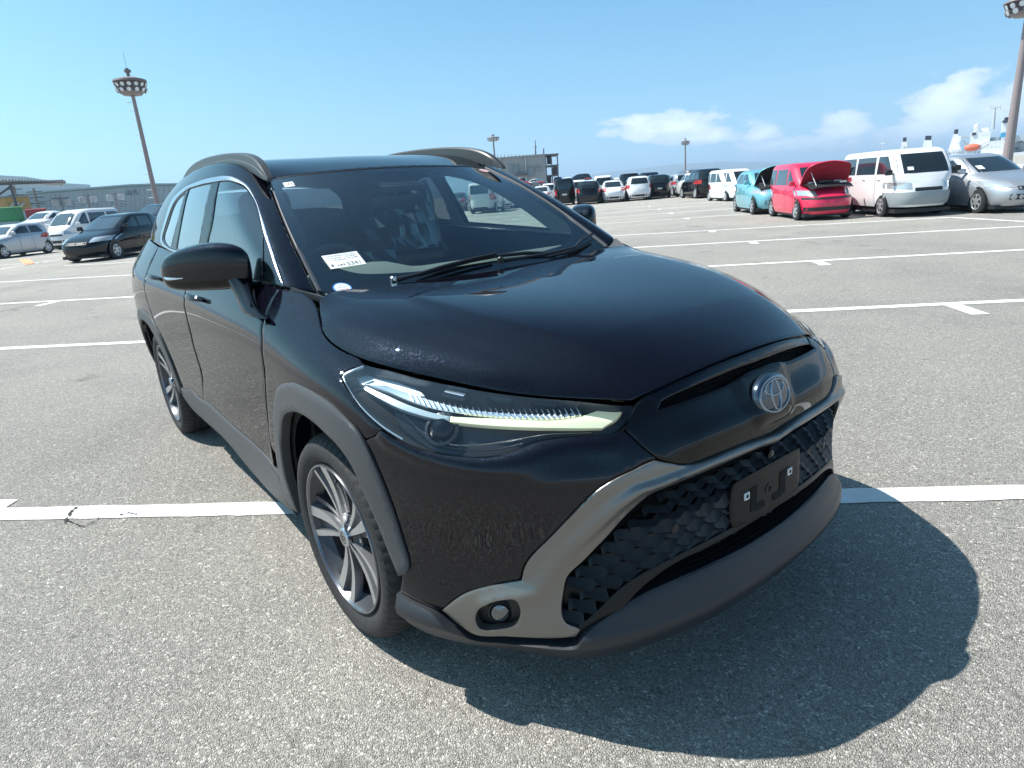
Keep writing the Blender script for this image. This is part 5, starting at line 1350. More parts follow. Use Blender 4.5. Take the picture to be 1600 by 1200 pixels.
# --- grey terminal building with outside stairs
M_CONC = mat('grey_cladding', (.30, .315, .32), .7, vary=(.3, .08)); M_DKW = mat('dark_window', (.05, .08, .10), .15); M_STL = mat('stair_steel', (.10, .10, .115), .6)
M_PIPE = mat('white_pipe', (.6, .63, .65), .5); M_SHUT = mat('shutter_grey', (.20, .24, .26), .5)
Db, axb = 128, 810
bl = empty('terminal_building', W3(810, 300, Db, axb)); tag(bl, 'grey two storey terminal building with an outside stair tower at its right end', 'building')
def child(mb, name, m, par): 
    o = mb.build(name, m); o.parent = par; o.matrix_parent_inverse = par.matrix_basis.inverted(); return o
mb = MB(); pbox(mb, 742, 246, 853, 300, Db, axb, 26, zmin=0); child(mb, 'wall', M_CONC, bl)
mb = MB(); pbox(mb, 741, 244.5, 854, 246.6, Db-.3, axb, 27); child(mb, 'roof_parapet', M_CONC, bl)
for x in (782, 821.5): mb = MB(); pbox(mb, x, 246.5, x+1, 292, Db-.4, axb, .3); child(mb, 'downpipe', M_PIPE, bl)
for (x0, y0, x1, y1) in ((795,257.5,802.3,275),(802.8,257.5,810.5,275),(824,261,834,276),(836,260.5,846,267.5)): mb = MB(); pbox(mb, x0, y0, x1, y1, Db-.25, axb, .3); child(mb, 'shuttered_window', M_SHUT, bl)
mb = MB(); pbox(mb, 806, 271, 824, 274, Db-2, axb, 2); child(mb, 'canopy', M_STL, bl)
for (y0, y1) in ((240.2,242.2),(257.5,259.5),(273,275),(288,290)): mb = MB(); pbox(mb, 853, y0, 873, y1, Db, axb, 8); child(mb, 'stair_landing', M_STL, bl)
for x in (853.3, 862.0, 871.4): mb = MB(); pbox(mb, x, 241, x+1.5, 300, Db-.1, axb, .7, zmin=0); child(mb, 'stair_post', M_STL, bl)
for (x0, y0, x1, y1) in ((855.5,243,861,256),(864.5,261,871,272.5),(855.5,275,861.5,288)): mb = MB(); pbox(mb, x0, y0, x1, y1, Db+3, axb, 3); child(mb, 'stair_flight', M_STL, bl)
mb = MB()
for k in range(16): x = 760+k*5.7; mb.tube([W3(x, 246, Db, axb), W3(x, 241.0, Db, axb)], .05, 5)
child(mb, 'roof_railing', M_STL, bl)
mb = MB(); mb.tube([W3(837, 244, Db+5, axb), W3(836.5, 219, Db+5, axb)], [.16, .06], 6); mb.tube([W3(834, 229.5, Db+5, axb), W3(839.5, 229.5, Db+5, axb)], .05, 5); child(mb, 'antenna', M_STL, bl)
mb = MB(); mb.tube([W3(849.5, 244, Db+5, axb), W3(849.5, 232, Db+5, axb)], .12, 6); child(mb, 'antenna', M_STL, bl)

# --- warehouses and canopy on the left
M_WHS = mat('pale_blue_cladding', (.33, .42, .46), .6, vary=(.15, .10)); M_WHR = mat('roof_edge_green', (.13, .22, .25), .6); M_WHF = mat('pale_cladding', (.52, .55, .56), .6, vary=(.1, .05))
Dw = 150; axw = 150
wh = empty('warehouse', W3(150, 335, Dw, axw)); tag(wh, 'long pale blue warehouse behind the parked cars on the left', 'warehouse')
def poly_wall(name, top_px, D, ax, back, material, par, zb=0.0):
    f, r = basis(ax); T = [W3(x, y, D, ax) for x, y in top_px]; vs = []
    for p in T: q = p+f*back; vs += [(p.x, p.y, zb), (p.x, p.y, p.z), (q.x, q.y, p.z), (q.x, q.y, zb)]
    n = len(T); fs = [(4*i+k, 4*i+4+k, 4*i+5+k, 4*i+1+k) for i in range(n-1) for k in range(3)]+[(0,1,2,3),(4*n-1,4*n-2,4*n-3,4*n-4)]
    o = mesh_obj(name, vs, fs, material, None, False)
    if par: o.parent = par; o.matrix_parent_inverse = par.matrix_basis.inverted()
    return o
wtop = [(-60,314),(20,306),(75,300),(140,295.5),(200,290.8),(240,289.3),(262,289.2),(330,288)]
poly_wall('wall', wtop, Dw, axw, 40, M_WHS, wh)
ed = [(x, y-.6) for x, y in wtop]; f_, r_2 = basis(axw)
mb = MB(); pts = [W3(x, y, Dw-.5, axw) for x, y in ed]; mb.tube(pts, .28, 5); child(mb, 'roof_edge', M_WHR, wh)
mb = MB()
for k in range(46):
    x = -40+k*7.4; y = np.interp(x, [p[0] for p in wtop], [p[1] for p in wtop]); mb.tube([W3(x, y+1, Dw-.15, axw), W3(x, 345, Dw-.15, axw)], .07, 4)
o = child(mb, 'cladding_rib', M_WHS, wh); o['kind'] = 'stuff'
Mt = None
def wall_text(body, x, y, D, ax, size, m, par):
    f, r = basis(ax); p = W3(x, y, D, ax)
    M = Matrix(((r.x, 0, -f.x, p.x), (r.y, 0, -f.y, p.y), (0, 1, 0, p.z), (0, 0, 0, 1)))
    o = text(body, size, M, 0, 0, m, None, 'wall_lettering'); 
    if par: o.parent = par; o.matrix_parent_inverse = par.matrix_basis.inverted()
wall_text('山九', 196.5, 304.5, Dw-.4, axw, 1.15, M_INK, wh)
wh2 = poly_wall('warehouse', [(-60,272),(0,274),(40,276),(100,286.2),(140,288.4),(140.5,288.5)], 190, 60, 30, M_WHF, None); tag(wh2, 'white gabled warehouse rising behind the corrugated canopy at far left', 'warehouse')
# corrugated canopy roof
cn = empty('canopy', W3(50, 330, 100, 50)); tag(cn, 'open canopy with a corrugated roof edge at the far left', 'canopy')
f_, r_c = basis(50); vs = []; fs = []; k = 0
A_, B_ = W3(-60, 280.0, 100, 50), W3(103, 283.5, 100, 50)
nseg = 66
for i in range(nseg+1):
    p = A_.lerp(B_, i/nseg); z = p.z+(.22 if i % 2 else -.05)
    vs += [(p.x, p.y, z), (p.x+f_.x*22, p.y+f_.y*22, z+.6), (p.x, p.y, z-.12), (p.x+f_.x*22, p.y+f_.y*22, z+.48)]
fs = [(4*i, 4*i+1, 4*i+5, 4*i+4) for i in range(nseg)]+[(4*i+2, 4*i+6, 4*i+7, 4*i+3) for i in range(nseg)]+[(4*i, 4*i+4, 4*i+6, 4*i+2) for i in range(nseg)]
o = mesh_obj('canopy_roof', vs, fs, M_WHF, None, False); o.parent = cn; o.matrix_parent_inverse = cn.matrix_basis.inverted()
mb = MB(); pbox(mb, -60, 284.2, 100, 288.6, 100.3, 50, .4); child(mb, 'canopy_beam', M_STL, cn)
for px_ in ((-30, 300), (17, 0)):
    pass
mb = MB(); p = W3(16, 288, 100.6, 50); mb.tube([p, (p.x, p.y, 0)], .16, 6); child(mb, 'canopy_post', M_STL, cn)
mb = MB(); mb.tube([W3(17, 291, 100.6, 50), W3(-8, 309, 100.6, 50)], .13, 6); child(mb, 'canopy_brace', M_STL, cn)
# utility poles with transformers
for (x, y0, lbl) in ((21,290,'utility pole beside the orange container'),(52,294,'thin utility pole between the canopy and the warehouse'),(93,306,'utility pole with twin transformers above the white high roof van'),(135,302,'utility pole with twin transformers, middle one before the warehouse'),(178,299,'utility pole with twin transformers nearest the tall lighting mast')):
    D = 118; up_ = empty('utility_pole', (W3(x, 335, D, x).x, W3(x, 335, D, x).y, 0)); tag(up_, lbl, 'utility pole', 'utility poles in front of the warehouse')
    t_ = W3(x, y0, D, x); B0 = (t_.x, t_.y, 0); f, r = basis(x)
    mb = MB(); mb.tube([B0, t_], [.20, .13], 8); child(mb, 'pole', mat('concrete_pole', (.28,.28,.28), .8), up_)
    if x > 60:
        for s in (-1, 1):
            c = t_+r*.75*s-Vector((0, 0, .9)); mb = MB(); mb.lathe([(.01,.5),(.38,.45),(.42,.3),(.42,-.4),(.01,-.45)], Matrix.Translation(c), 12); child(mb, 'transformer', mat('transformer_grey', (.5,.52,.54), .5), up_)
        mb = MB(); mb.tube([t_-r*1.1-Vector((0,0,.35)), t_+r*1.1-Vector((0,0,.35))], .06, 5); child(mb, 'crossarm', M_STL, up_)
        mb = MB(); mb.tube([t_-Vector((0,0,1.4)), Vector((t_.x, t_.y, 0))-r*2.6+Vector((0,0,.2))], .05, 5); child(mb, 'stay_wire', M_PIPE, up_)
    else:
        for dz in (.5, 1.3, 2.1, 2.9):
            mb = MB(); mb.tube([t_-r*.9-Vector((0,0,dz)), t_+r*.9-Vector((0,0,dz))], .06, 5); child(mb, 'crossarm', M_STL, up_)
mb = MB()
for y in (312, 316.5, 320): 
    pts = [W3(x, y+3.0*math.sin((x-90)/88*PI*2)**2, 118, x) for x in range(20, 262, 6)]; mb.tube(pts, .03, 4)
tag(mb.build('power_lines', M_STL), 'thin overhead power lines strung between the utility poles on the left', 'power lines')
# containers
def container(x0, y0, x1, y1, D, colr, lbl, swoosh=False):
    f, r = basis((x0+x1)/2); ax = (x0+x1)/2
    a = W3(x0, y0, D, ax); b = W3(x1, y1, D, ax); o0 = empty('shipping_container', (a.x, a.y, max(b.z, 0))); tag(o0, lbl, 'container')
    m = mat('container_'+lbl.split()[0], colr, .6, vary=(.4, .12)); zb = max(b.z, 0) if b.z > .8 else 0
    mb = MB(); W = (W3(x1, y0, D, ax)-a).dot(r); vs = []; n = 40
    for i in range(n+1):
        dd = .05 if (i//1) % 2 else 0; p = a+r*(W*i/n)+f*dd; vs += [(p.x, p.y, zb), (p.x, p.y, a.z)]
    for p in (a+r*W+f*2.5, a+f*2.5): vs += [(p.x, p.y, zb), (p.x, p.y, a.z)]
    N = n+3; mb.add(vs, [(2*i, 2*((i+1) % N), 2*((i+1) % N)+1, 2*i+1) for i in range(N)]+[tuple(2*i+1 for i in range(N))]); child(mb, 'corrugated_body', m, o0)
    for z in (zb+.08, a.z-.08):
        mb = MB(); mb.tube([(a.x-f.x*.05, a.y-f.y*.05, z), (a.x+r.x*W-f.x*.05, a.y+r.y*W-f.y*.05, z)], .09, 4); child(mb, 'frame_rail', m, o0)
    return o0
container(-60,328,35,345,96,(.05,.30,.12),'green shipping container behind the silver hatchback at the left edge')
container(38,327,72,346,94,(.34,.07,.08),'red shipping container beside the green one on the left')
oc = container(-60,312.5,46,328,104,(.62,.40,.16),'orange shipping container stacked high at the left edge')
for q in range(3):
    mb = MB(); pts = [W3(12+q*8+k*2.2, 326-q*.5-k*1.5+math.sin(k*1.2)*1.4, 103.6, 20) for k in range(6)]; mb.tube(pts, .12, 4); child(mb, 'painted_stripe', M_PIPE, oc)

# --- floodlight masts
M_MAST = mat('mast_brown', (.27, .22, .22), .6); M_MASTH = mat('mast_head', (.20, .17, .17), .55); M_FLD = mat('floodlight_glass', (.62, .66, .70), .2)
def mast(xb, yb, yt, D, hw, lbl, rb, rt, ladder=False):
    b = W3(xb, yb, D, xb); t = W3(xb, yt, D, xb)
    root = empty('lighting_mast', (b.x, b.y, 0)); tag(root, lbl, 'light mast', 'tall lighting masts around the lot')
    z = 0
    # z of the head: where the sight line's height crosses the vertical through b
    lo, hi = 0, 80
    for _ in range(40):
        mid_ = (lo+hi)/2; d = Vector((b.x, b.y, mid_))-Vector(CAM); yy = 600-FPX*(d.dot(Vector(_up)))/(d.dot(Vector(_fw)))
        if yy > yt: lo = mid_
        else: hi = mid_
    H = lo; R = hw
    mb = MB(); mb.tube([(b.x, b.y, 0), (b.x, b.y, H)], [rb, rt], 14); child(mb, 'pole', M_MAST, root)
    mb = MB(); mb.lathe([(.01,.62),(R*.5,.58),(R*.96,.40),(R,.28),(R*.9,.24),(R*.3,.26)], Matrix.Translation((b.x, b.y, H)), 24); child(mb, 'mast_canopy', M_MASTH, root)
    mb = MB(); mb.lathe([(R*.62,.25),(R*.66,-.15),(R*.72,-.45),(R*.55,-.68),(.2,-.72)], Matrix.Translation((b.x, b.y, H)), 24); child(mb, 'mast_ring', M_MASTH, root)
    for lv, rr, n in ((.02, R*.88, 14), (-.36, R*.84, 12)):
        for k in range(n):
            a = 2*PI*k/n+.2; c = Vector((b.x+rr*math.cos(a), b.y+rr*math.sin(a), H+lv)); M = Matrix.Translation(c) @ Matrix.Rotation(a, 4, 'Z') @ Matrix.Rotation(math.radians(118), 4, 'Y')
            s = R*.13
            mb = MB(); mb.lathe([(.01,-s*.8),(s*.7,-s*.6),(s,0),(s*1.05,.05)], M, 10); child(mb, 'floodlight', M_MASTH, root)
            mb = MB(); mb.lathe([(s*.98,.04),(.01,.05)], M, 10); child(mb, 'floodlight_lens', M_FLD, root)
    mb = MB(); mb.tube([(b.x, b.y, H+.5), (b.x, b.y, H+1.25)], R*.10, 6); mb.box((b.x, b.y, H+1.05), (R*.36, R*.36, R*.14)); mb.tube([(b.x, b.y, H+1.2), (b.x, b.y, H+2.4)], .012, 4); child(mb, 'lightning_rod', M_MASTH, root)
    if ladder:
        mb = MB(); f, r = basis(xb); 
        for k in range(18): p = Vector((b.x, b.y, 1+k*.6))-r*(rb*.9); mb.tube([p, p-r*.35], .025, 4)
        child(mb, 'climbing_step', M_PIPE, root)
mast(249.5, 335, 134, 62, 1.22, 'tall brown lighting mast leaning over the warehouse on the left', .215, .13, True)
mast(774, 262, 217, 210, 1.95, 'small lighting mast seen above the black car and grey building', .40, .22)
mast(1070.5, 290, 223, 215, 1.35, 'thin lighting mast standing before the distant blue mountain', .34, .18)
mast(1572, 262, 8, 66, 1.62, 'tall brown lighting mast cut by the right edge of the photo', .36, .20)
# --- ship
M_SHW = mat('ship_white', (.74, .76, .78), .5, vary=(.2, .05)); M_SHG = mat('ship_grey', (.42, .47, .50), .6); M_SHB = mat('funnel_black', (.03, .035, .06), .5); M_ORG = mat('lifeboat_orange', (.75, .17, .09), .4); M_SHBL = mat('funnel_blue', (.05, .30, .52), .5)
Ds, axs = 230, 1500
ship = empty('ship', W3(1520, 260, Ds, axs)); tag(ship, 'large white ship moored beyond the cars, superstructure and orange lifeboat on show', 'ship')
def sb(name, m, x0, y0, x1, y1, dd=0, dep=14, zmin=None): mb = MB(); pbox(mb, x0, y0, x1, y1, Ds+dd, axs, dep, zmin); return child(mb, name, m, ship)
sb('hull', M_SHW, 1455, 239, 1700, 275, 0, 20, zmin=-1.1)
sb('deck_house', M_SHW, 1534, 220, 1570, 242, 4, 16); sb('deck_house', M_SHW, 1516, 206, 1547, 226, 6, 12); sb('deck_house', M_SHG, 1545, 213, 1600, 222, 9, 10); sb('deck_house', M_SHW, 1522, 200, 1545, 207, 8, 8)
sb('bridge_window', M_SHB, 1519, 207, 1525, 211.5, 5.8, .3); sb('bridge_wing', M_SHG, 1502, 211, 1520, 214.5, 9, 4)
sb('deck_house', M_SHG, 1578, 212, 1660, 247, 12, 12); sb('crane_base', M_SHW, 1485, 234, 1498, 245, 2, 8)
sb('deck_rail', M_SHG, 1470, 238, 1510, 240, -.5, 1)
def funnel(x0, x1, xt0, xt1, y0, y1, m, capm, dd, nst=1, windows=True):
    f, r = basis(axs); mb = MB(); vs = []
    for (xa, xb, y) in ((x0, x1, y1), (xt0, xt1, y0)):
        a = W3(xa, y, Ds+dd, axs); b = W3(xb, y, Ds+dd, axs)
        for p in (a, b, b+f*7, a+f*7): vs.append(tuple(p))
    mb.add(vs, [(3,2,1,0),(4,5,6,7),(0,1,5,4),(1,2,6,5),(2,3,7,6),(3,0,4,7)]); o = child(mb, 'funnel', m, ship)
    for k in range(nst):
        xc = xt0+(xt1-xt0)*(k+1)/(nst+1); a = W3(xc, y0, Ds+dd+3, axs); mb = MB(); mb.tube([a, a+Vector((0, 0, 1.3))], .55, 8); child(mb, 'exhaust_pipe', capm, ship)
    a = W3((xt0+xt1)/2, y0, Ds+dd+3.5, axs)
for args in ((1404,1419,1409,1417.5,221.5,248,M_SHW,M_SHB,20,1),(1438,1458,1444,1456,219,248,M_SHW,M_SHB,20,2),(1480,1503,1490,1497,209.5,240,M_SHW,M_SHB,10,1),(1564,1578,1567,1577,191,222,M_SHW,M_SHB,8,1)): funnel(*args)
sb('funnel_band', M_SHBL, 1564.5, 207, 1576, 214, 7.6, 7.8); sb('funnel_top', M_SHB, 1567.5, 187.5, 1577, 192, 7.6, 7.8)
sb('vent', M_SHW, 1496, 213, 1501, 222, 9, 3); sb('vent', M_SHG, 1412, 229, 1416, 231, 19.8, .5)
f, r = basis(axs); c = W3(1519, 230.5, Ds-1, axs); mb = MB(); vs = []; n = 12
for i in range(9):
    t = i/8*2-1; rr = 1.0*math.sqrt(max(.02, 1-t*t*.95))
    for k in range(n): a = 2*PI*k/n; q = c+r*(t*1.9)+Vector((0,0,1))*(rr*math.sin(a))+f*(rr*math.cos(a)); vs.append(tuple(q))
mb.add(vs, [(i*n+k, i*n+(k+1) % n, (i+1)*n+(k+1) % n, (i+1)*n+k) for i in range(8) for k in range(n)]+[tuple(range(n)), tuple(8*n+k for k in range(n))]); child(mb, 'lifeboat', M_ORG, ship)
mb = MB()
for x in (1513, 1526): mb.tube([W3(x, 241, Ds-1, axs), W3(x-1, 228, Ds-1, axs), W3(x+3, 225, Ds-1, axs)], .18, 6)
child(mb, 'davit', M_SHW, ship)
mb = MB(); mb.tube([W3(1551.5, 202, Ds+8, axs), W3(1555, 168, Ds+8, axs)], [.45, .22], 7); mb.tube([W3(1547, 169.5, Ds+8, axs), W3(1564, 167.5, Ds+8, axs)], .14, 5)
for x in (1548, 1553, 1558.5, 1563): mb.tube([W3(x, 170, Ds+8, axs), W3(x, 165, Ds+8, axs)], .08, 4)
child(mb, 'radar_mast', M_SHG, ship)
mb = MB(); mb.lathe([(.01,.8),(.5,.6),(.75,0),(.5,-.6),(.01,-.8)], Matrix.Translation(W3(1526, 198, Ds+8, axs)), 10); child(mb, 'radome', M_SHW, ship)
mb = MB(); mb.tube([W3(1505, 219, Ds-1, axs), W3(1512, 226, Ds-1, axs)], .3, 6); mb.tube([W3(1532, 233, Ds-1, axs), W3(1545, 224, Ds-1, axs)], .25, 6); child(mb, 'derrick', M_SHG, ship)
rs = random.Random(12)
for k in range(26):
    x = rs.uniform(1582, 1640); y = rs.uniform(212, 243); sb('deck_fitting', rs.choice([M_SHW, M_SHG, M_SHW, M_DKW]), x, y, x+rs.uniform(1.5, 6), y+rs.uniform(1, 3), 10.5, 1.6)
for k in range(12):
    x = 1471+k*5.2; sb('deck_fitting', rs.choice([M_SHW, M_SHG]), x, 236.5+rs.uniform(-1.5, 1), x+2.4, 240, -.8, 1)
for (x0, x1, y, w_) in ((1535, 1546, 211, 3), (1536, 1568, 229, 5)):
    for k in range(w_): sb('porthole', M_DKW, x0+(x1-x0)*k/w_, y, x0+(x1-x0)*k/w_+.8, y+.9, 3.9, .2)
fl = MB(); p = W3(1380, 243, 190, 1380); q = W3(1380, 217, 190, 1380); fl.tube([(p.x, p.y, 0), q], [.12, .05], 6); fl.tube([q+Vector((-.6,0,-1)), q+Vector((.6,0,-1))], .05, 4)
tag(fl.build('thin_pole', M_PIPE), 'thin white pole rising behind the roof of the white van', 'pole')
fl = MB(); p = W3(1132, 285, 190, 1132); q = W3(1131.5, 266, 190, 1132); fl.tube([(p.x, p.y, 0), q], [.14, .08], 6)
tag(fl.build('thin_pole', M_STL), 'faint thin pole left of the white vans against the mountain', 'pole')

# --- the sea air between the lot and the mountain
mb = MB(); c_ = fr(3700, 600, 0); mb.box((c_[0], c_[1], 70-2.4), (12400, 12400, 140), rz=YAW)
M_HZ = bpy.data.materials.new('sea_haze'); M_HZ.use_nodes = True; nh = M_HZ.node_tree; nh.nodes.clear(); oo = nh.nodes.new('ShaderNodeOutputMaterial'); pv = nh.nodes.new('ShaderNodeVolumePrincipled')
pv.inputs['Color'].default_value = (.58, .78, 1.0, 1); pv.inputs['Density'].default_value = .00032; pv.inputs['Anisotropy'].default_value = .1
nh.links.new(pv.outputs[0], oo.inputs['Volume'])
tag(mb.build('haze', M_HZ), kind='stuff')
# ---------------------------------------------------------------- the other vehicles
def carpaint(name, c, metal=.25):
    m = mat('paint_'+name, c, .45, metal, 1.0, .02, .5 if sum(c) > .1 else .0); return m
PC = {'white': carpaint('white', (.78,.79,.80), 0), 'silver': carpaint('silver', (.48,.50,.53), .7), 'black': carpaint('black', (.006,.007,.009), 0), 'grey': carpaint('grey', (.14,.15,.17), .5),
      'red': carpaint('red', (.50,.02,.03), .1), 'pink': carpaint('pink', (.70,.012,.07), .0), 'teal': carpaint('teal', (.17,.47,.55), .3), 'navy': carpaint('navy', (.012,.02,.045), 0), 'dkwhite': carpaint('dkwhite', (.70,.72,.72), 0)}
M_CG = mat('car_window', (.015, .022, .026), .04, 0, 1, .0)
M_CGL = glassmat('car_screen', (.45,.56,.56), 0, 1.5, 1.4)
M_TAIL = mat('tail_lamp', (.45,.015,.02), .2, 0, 1); M_HEAD = mat('head_lamp', (.55,.58,.60), .12, .5, 1); M_TRIM = mat('dark_trim', (.02,.021,.023), .5); M_PLT = mat('plate_white', (.7,.72,.7), .5)
M_HC = mat('wheel_cover', (.52,.53,.55), .35, .6); M_AMB = mat('amber_lamp', (.7,.25,.03), .3)
# level stacks: (z, x_front, x_rear, half width); x = 0 at mid wheelbase
KINDS = {
 'hatch': dict(L=3.95, wb=2.51, r=.30, lv=[(.20,1.88,-1.88,.80),(.34,1.97,-1.95,.835),(.55,1.98,-1.97,.845),(.72,1.90,-1.93,.845),(.84,1.68,-1.88,.835),(.92,1.30,-1.85,.82),(.97,.92,-1.82,.80),(1.02,.78,-1.80,.775),(1.20,.50,-1.72,.72),(1.36,.22,-1.60,.655),(1.45,.0,-1.45,.59),(1.49,-.25,-1.25,.50)], belt=1.0, roofz=1.42, wins=[(.50,-.42),(-.50,-1.25)]),
 'sedan': dict(L=4.5, wb=2.65, r=.31, lv=[(.20,2.15,-2.15,.82),(.34,2.24,-2.24,.855),(.55,2.26,-2.26,.87),(.70,2.16,-2.24,.87),(.80,1.90,-2.16,.86),(.88,1.35,-2.05,.84),(.95,.95,-1.75,.80),(1.0,.80,-1.50,.77),(1.18,.45,-1.18,.70),(1.33,.12,-.92,.62),(1.41,-.1,-.75,.55),(1.44,-.3,-.6,.45)], belt=.97, roofz=1.38, wins=[(.50,-.25),(-.33,-.98)]),
 'wagon': dict(L=4.5, wb=2.66, r=.31, lv=[(.19,2.13,-2.1,.82),(.33,2.24,-2.2,.86),(.52,2.26,-2.22,.875),(.68,2.15,-2.20,.875),(.80,1.88,-2.16,.865),(.90,1.45,-2.12,.85),(.98,1.05,-2.08,.82),(1.03,.90,-2.05,.79),(1.22,.50,-1.95,.73),(1.38,.15,-1.82,.665),(1.48,-.1,-1.66,.60),(1.52,-.4,-1.45,.50)], belt=1.0, roofz=1.44, wins=[(.55,-.30),(-.38,-1.15),(-1.22,-1.75)]),
 'mpv': dict(L=4.6, wb=2.75, r=.32, lv=[(.20,2.18,-2.15,.82),(.34,2.28,-2.24,.86),(.60,2.28,-2.27,.87),(.80,2.18,-2.27,.87),(.95,1.92,-2.25,.865),(1.04,1.55,-2.24,.85),(1.10,1.38,-2.23,.83),(1.30,1.08,-2.18,.80),(1.55,.75,-2.12,.755),(1.72,.50,-2.04,.71),(1.80,.2,-1.9,.63)], belt=1.07, roofz=1.68, wins=[(1.02,.30),(.22,-.95),(-1.03,-1.98)]),
 'kei': dict(L=3.4, wb=2.45, r=.28, lv=[(.20,1.62,-1.62,.70),(.32,1.69,-1.68,.73),(.60,1.69,-1.70,.735),(.80,1.62,-1.70,.735),(.92,1.42,-1.69,.73),(1.0,1.15,-1.68,.72),(1.06,1.02,-1.67,.70),(1.25,.80,-1.64,.68),(1.50,.52,-1.59,.645),(1.66,.3,-1.52,.60),(1.73,.0,-1.4,.52)], belt=1.02, roofz=1.62, wins=[(.72,-.05),(-.13,-.98),(-1.05,-1.48)]),
 'van': dict(L=4.45, wb=2.35, r=.31, lv=[(.28,2.10,-2.1,.79),(.42,2.20,-2.18,.83),(.62,2.20,-2.20,.84),(.86,2.14,-2.20,.84),(1.02,2.04,-2.19,.835),(1.12,1.99,-2.18,.83),(1.18,1.95,-2.17,.825),(1.40,1.80,-2.15,.805),(1.64,1.60,-2.12,.785),(1.78,1.44,-2.08,.76),(1.84,1.15,-1.98,.68)], belt=1.14, roofz=1.72, wins=[(1.66,.80),(.66,-.62),(-.74,-1.95)]),
 'hiace': dict(L=4.7, wb=2.57, r=.33, lv=[(.25,2.25,-2.25,.80),(.42,2.34,-2.32,.84),(.62,2.34,-2.34,.85),(.90,2.24,-2.34,.85),(1.05,2.10,-2.33,.845),(1.15,1.98,-2.32,.83),(1.22,1.88,-2.31,.82),(1.50,1.56,-2.27,.79),(1.78,1.22,-2.22,.75),(1.92,.9,-2.14,.70),(1.99,.5,-2.0,.60)], belt=1.18, roofz=1.84, wins=[(1.55,.72),(.60,-.75),(-.85,-2.1)]),
 'suv': dict(L=4.5, wb=2.65, r=.34, lv=[(.26,2.10,-2.1,.83),(.40,2.22,-2.20,.87),(.60,2.25,-2.24,.885),(.82,2.18,-2.23,.885),(.95,1.90,-2.19,.88),(1.03,1.45,-2.16,.86),(1.08,1.10,-2.13,.83),(1.28,.70,-2.04,.78),(1.48,.35,-1.92,.71),(1.60,.1,-1.78,.65),(1.66,-.3,-1.5,.54)], belt=1.06, roofz=1.56, wins=[(.65,-.28),(-.36,-1.12),(-1.2,-1.8)]),
}
class Stack:
    def __init__(s, k):
        s.k = k; A = np.array(k['lv']); t = np.linspace(0, len(A)-1, 60); s.A = _bs(len(A), t) @ A; s.p = 5.5
    def at(s, z): return [float(np.interp(z, s.A[:, 0], s.A[:, c])) for c in (1, 2, 3)]
    def pe(s, z): return 3.6+(4.2 if s.k['lv'][2][3] in (.84, .735) else 2.6)*min(1, max(0, (z-.9)/.4))
    def side_y(s, x, z):
        xf, xr, w = s.at(z); c, h = (xf+xr)/2, (xf-xr)/2; u = min(.999, abs(x-c)/h); p = s.pe(z); return w*(1-u**p)**(1/p)
    def front_x(s, y, z, rear=False):
        xf, xr, w = s.at(z); c, h = (xf+xr)/2, (xf-xr)/2; u = min(.98, abs(y)/w); p = s.pe(z); v = h*(1-u**p)**(1/p); return c-v if rear else c+v
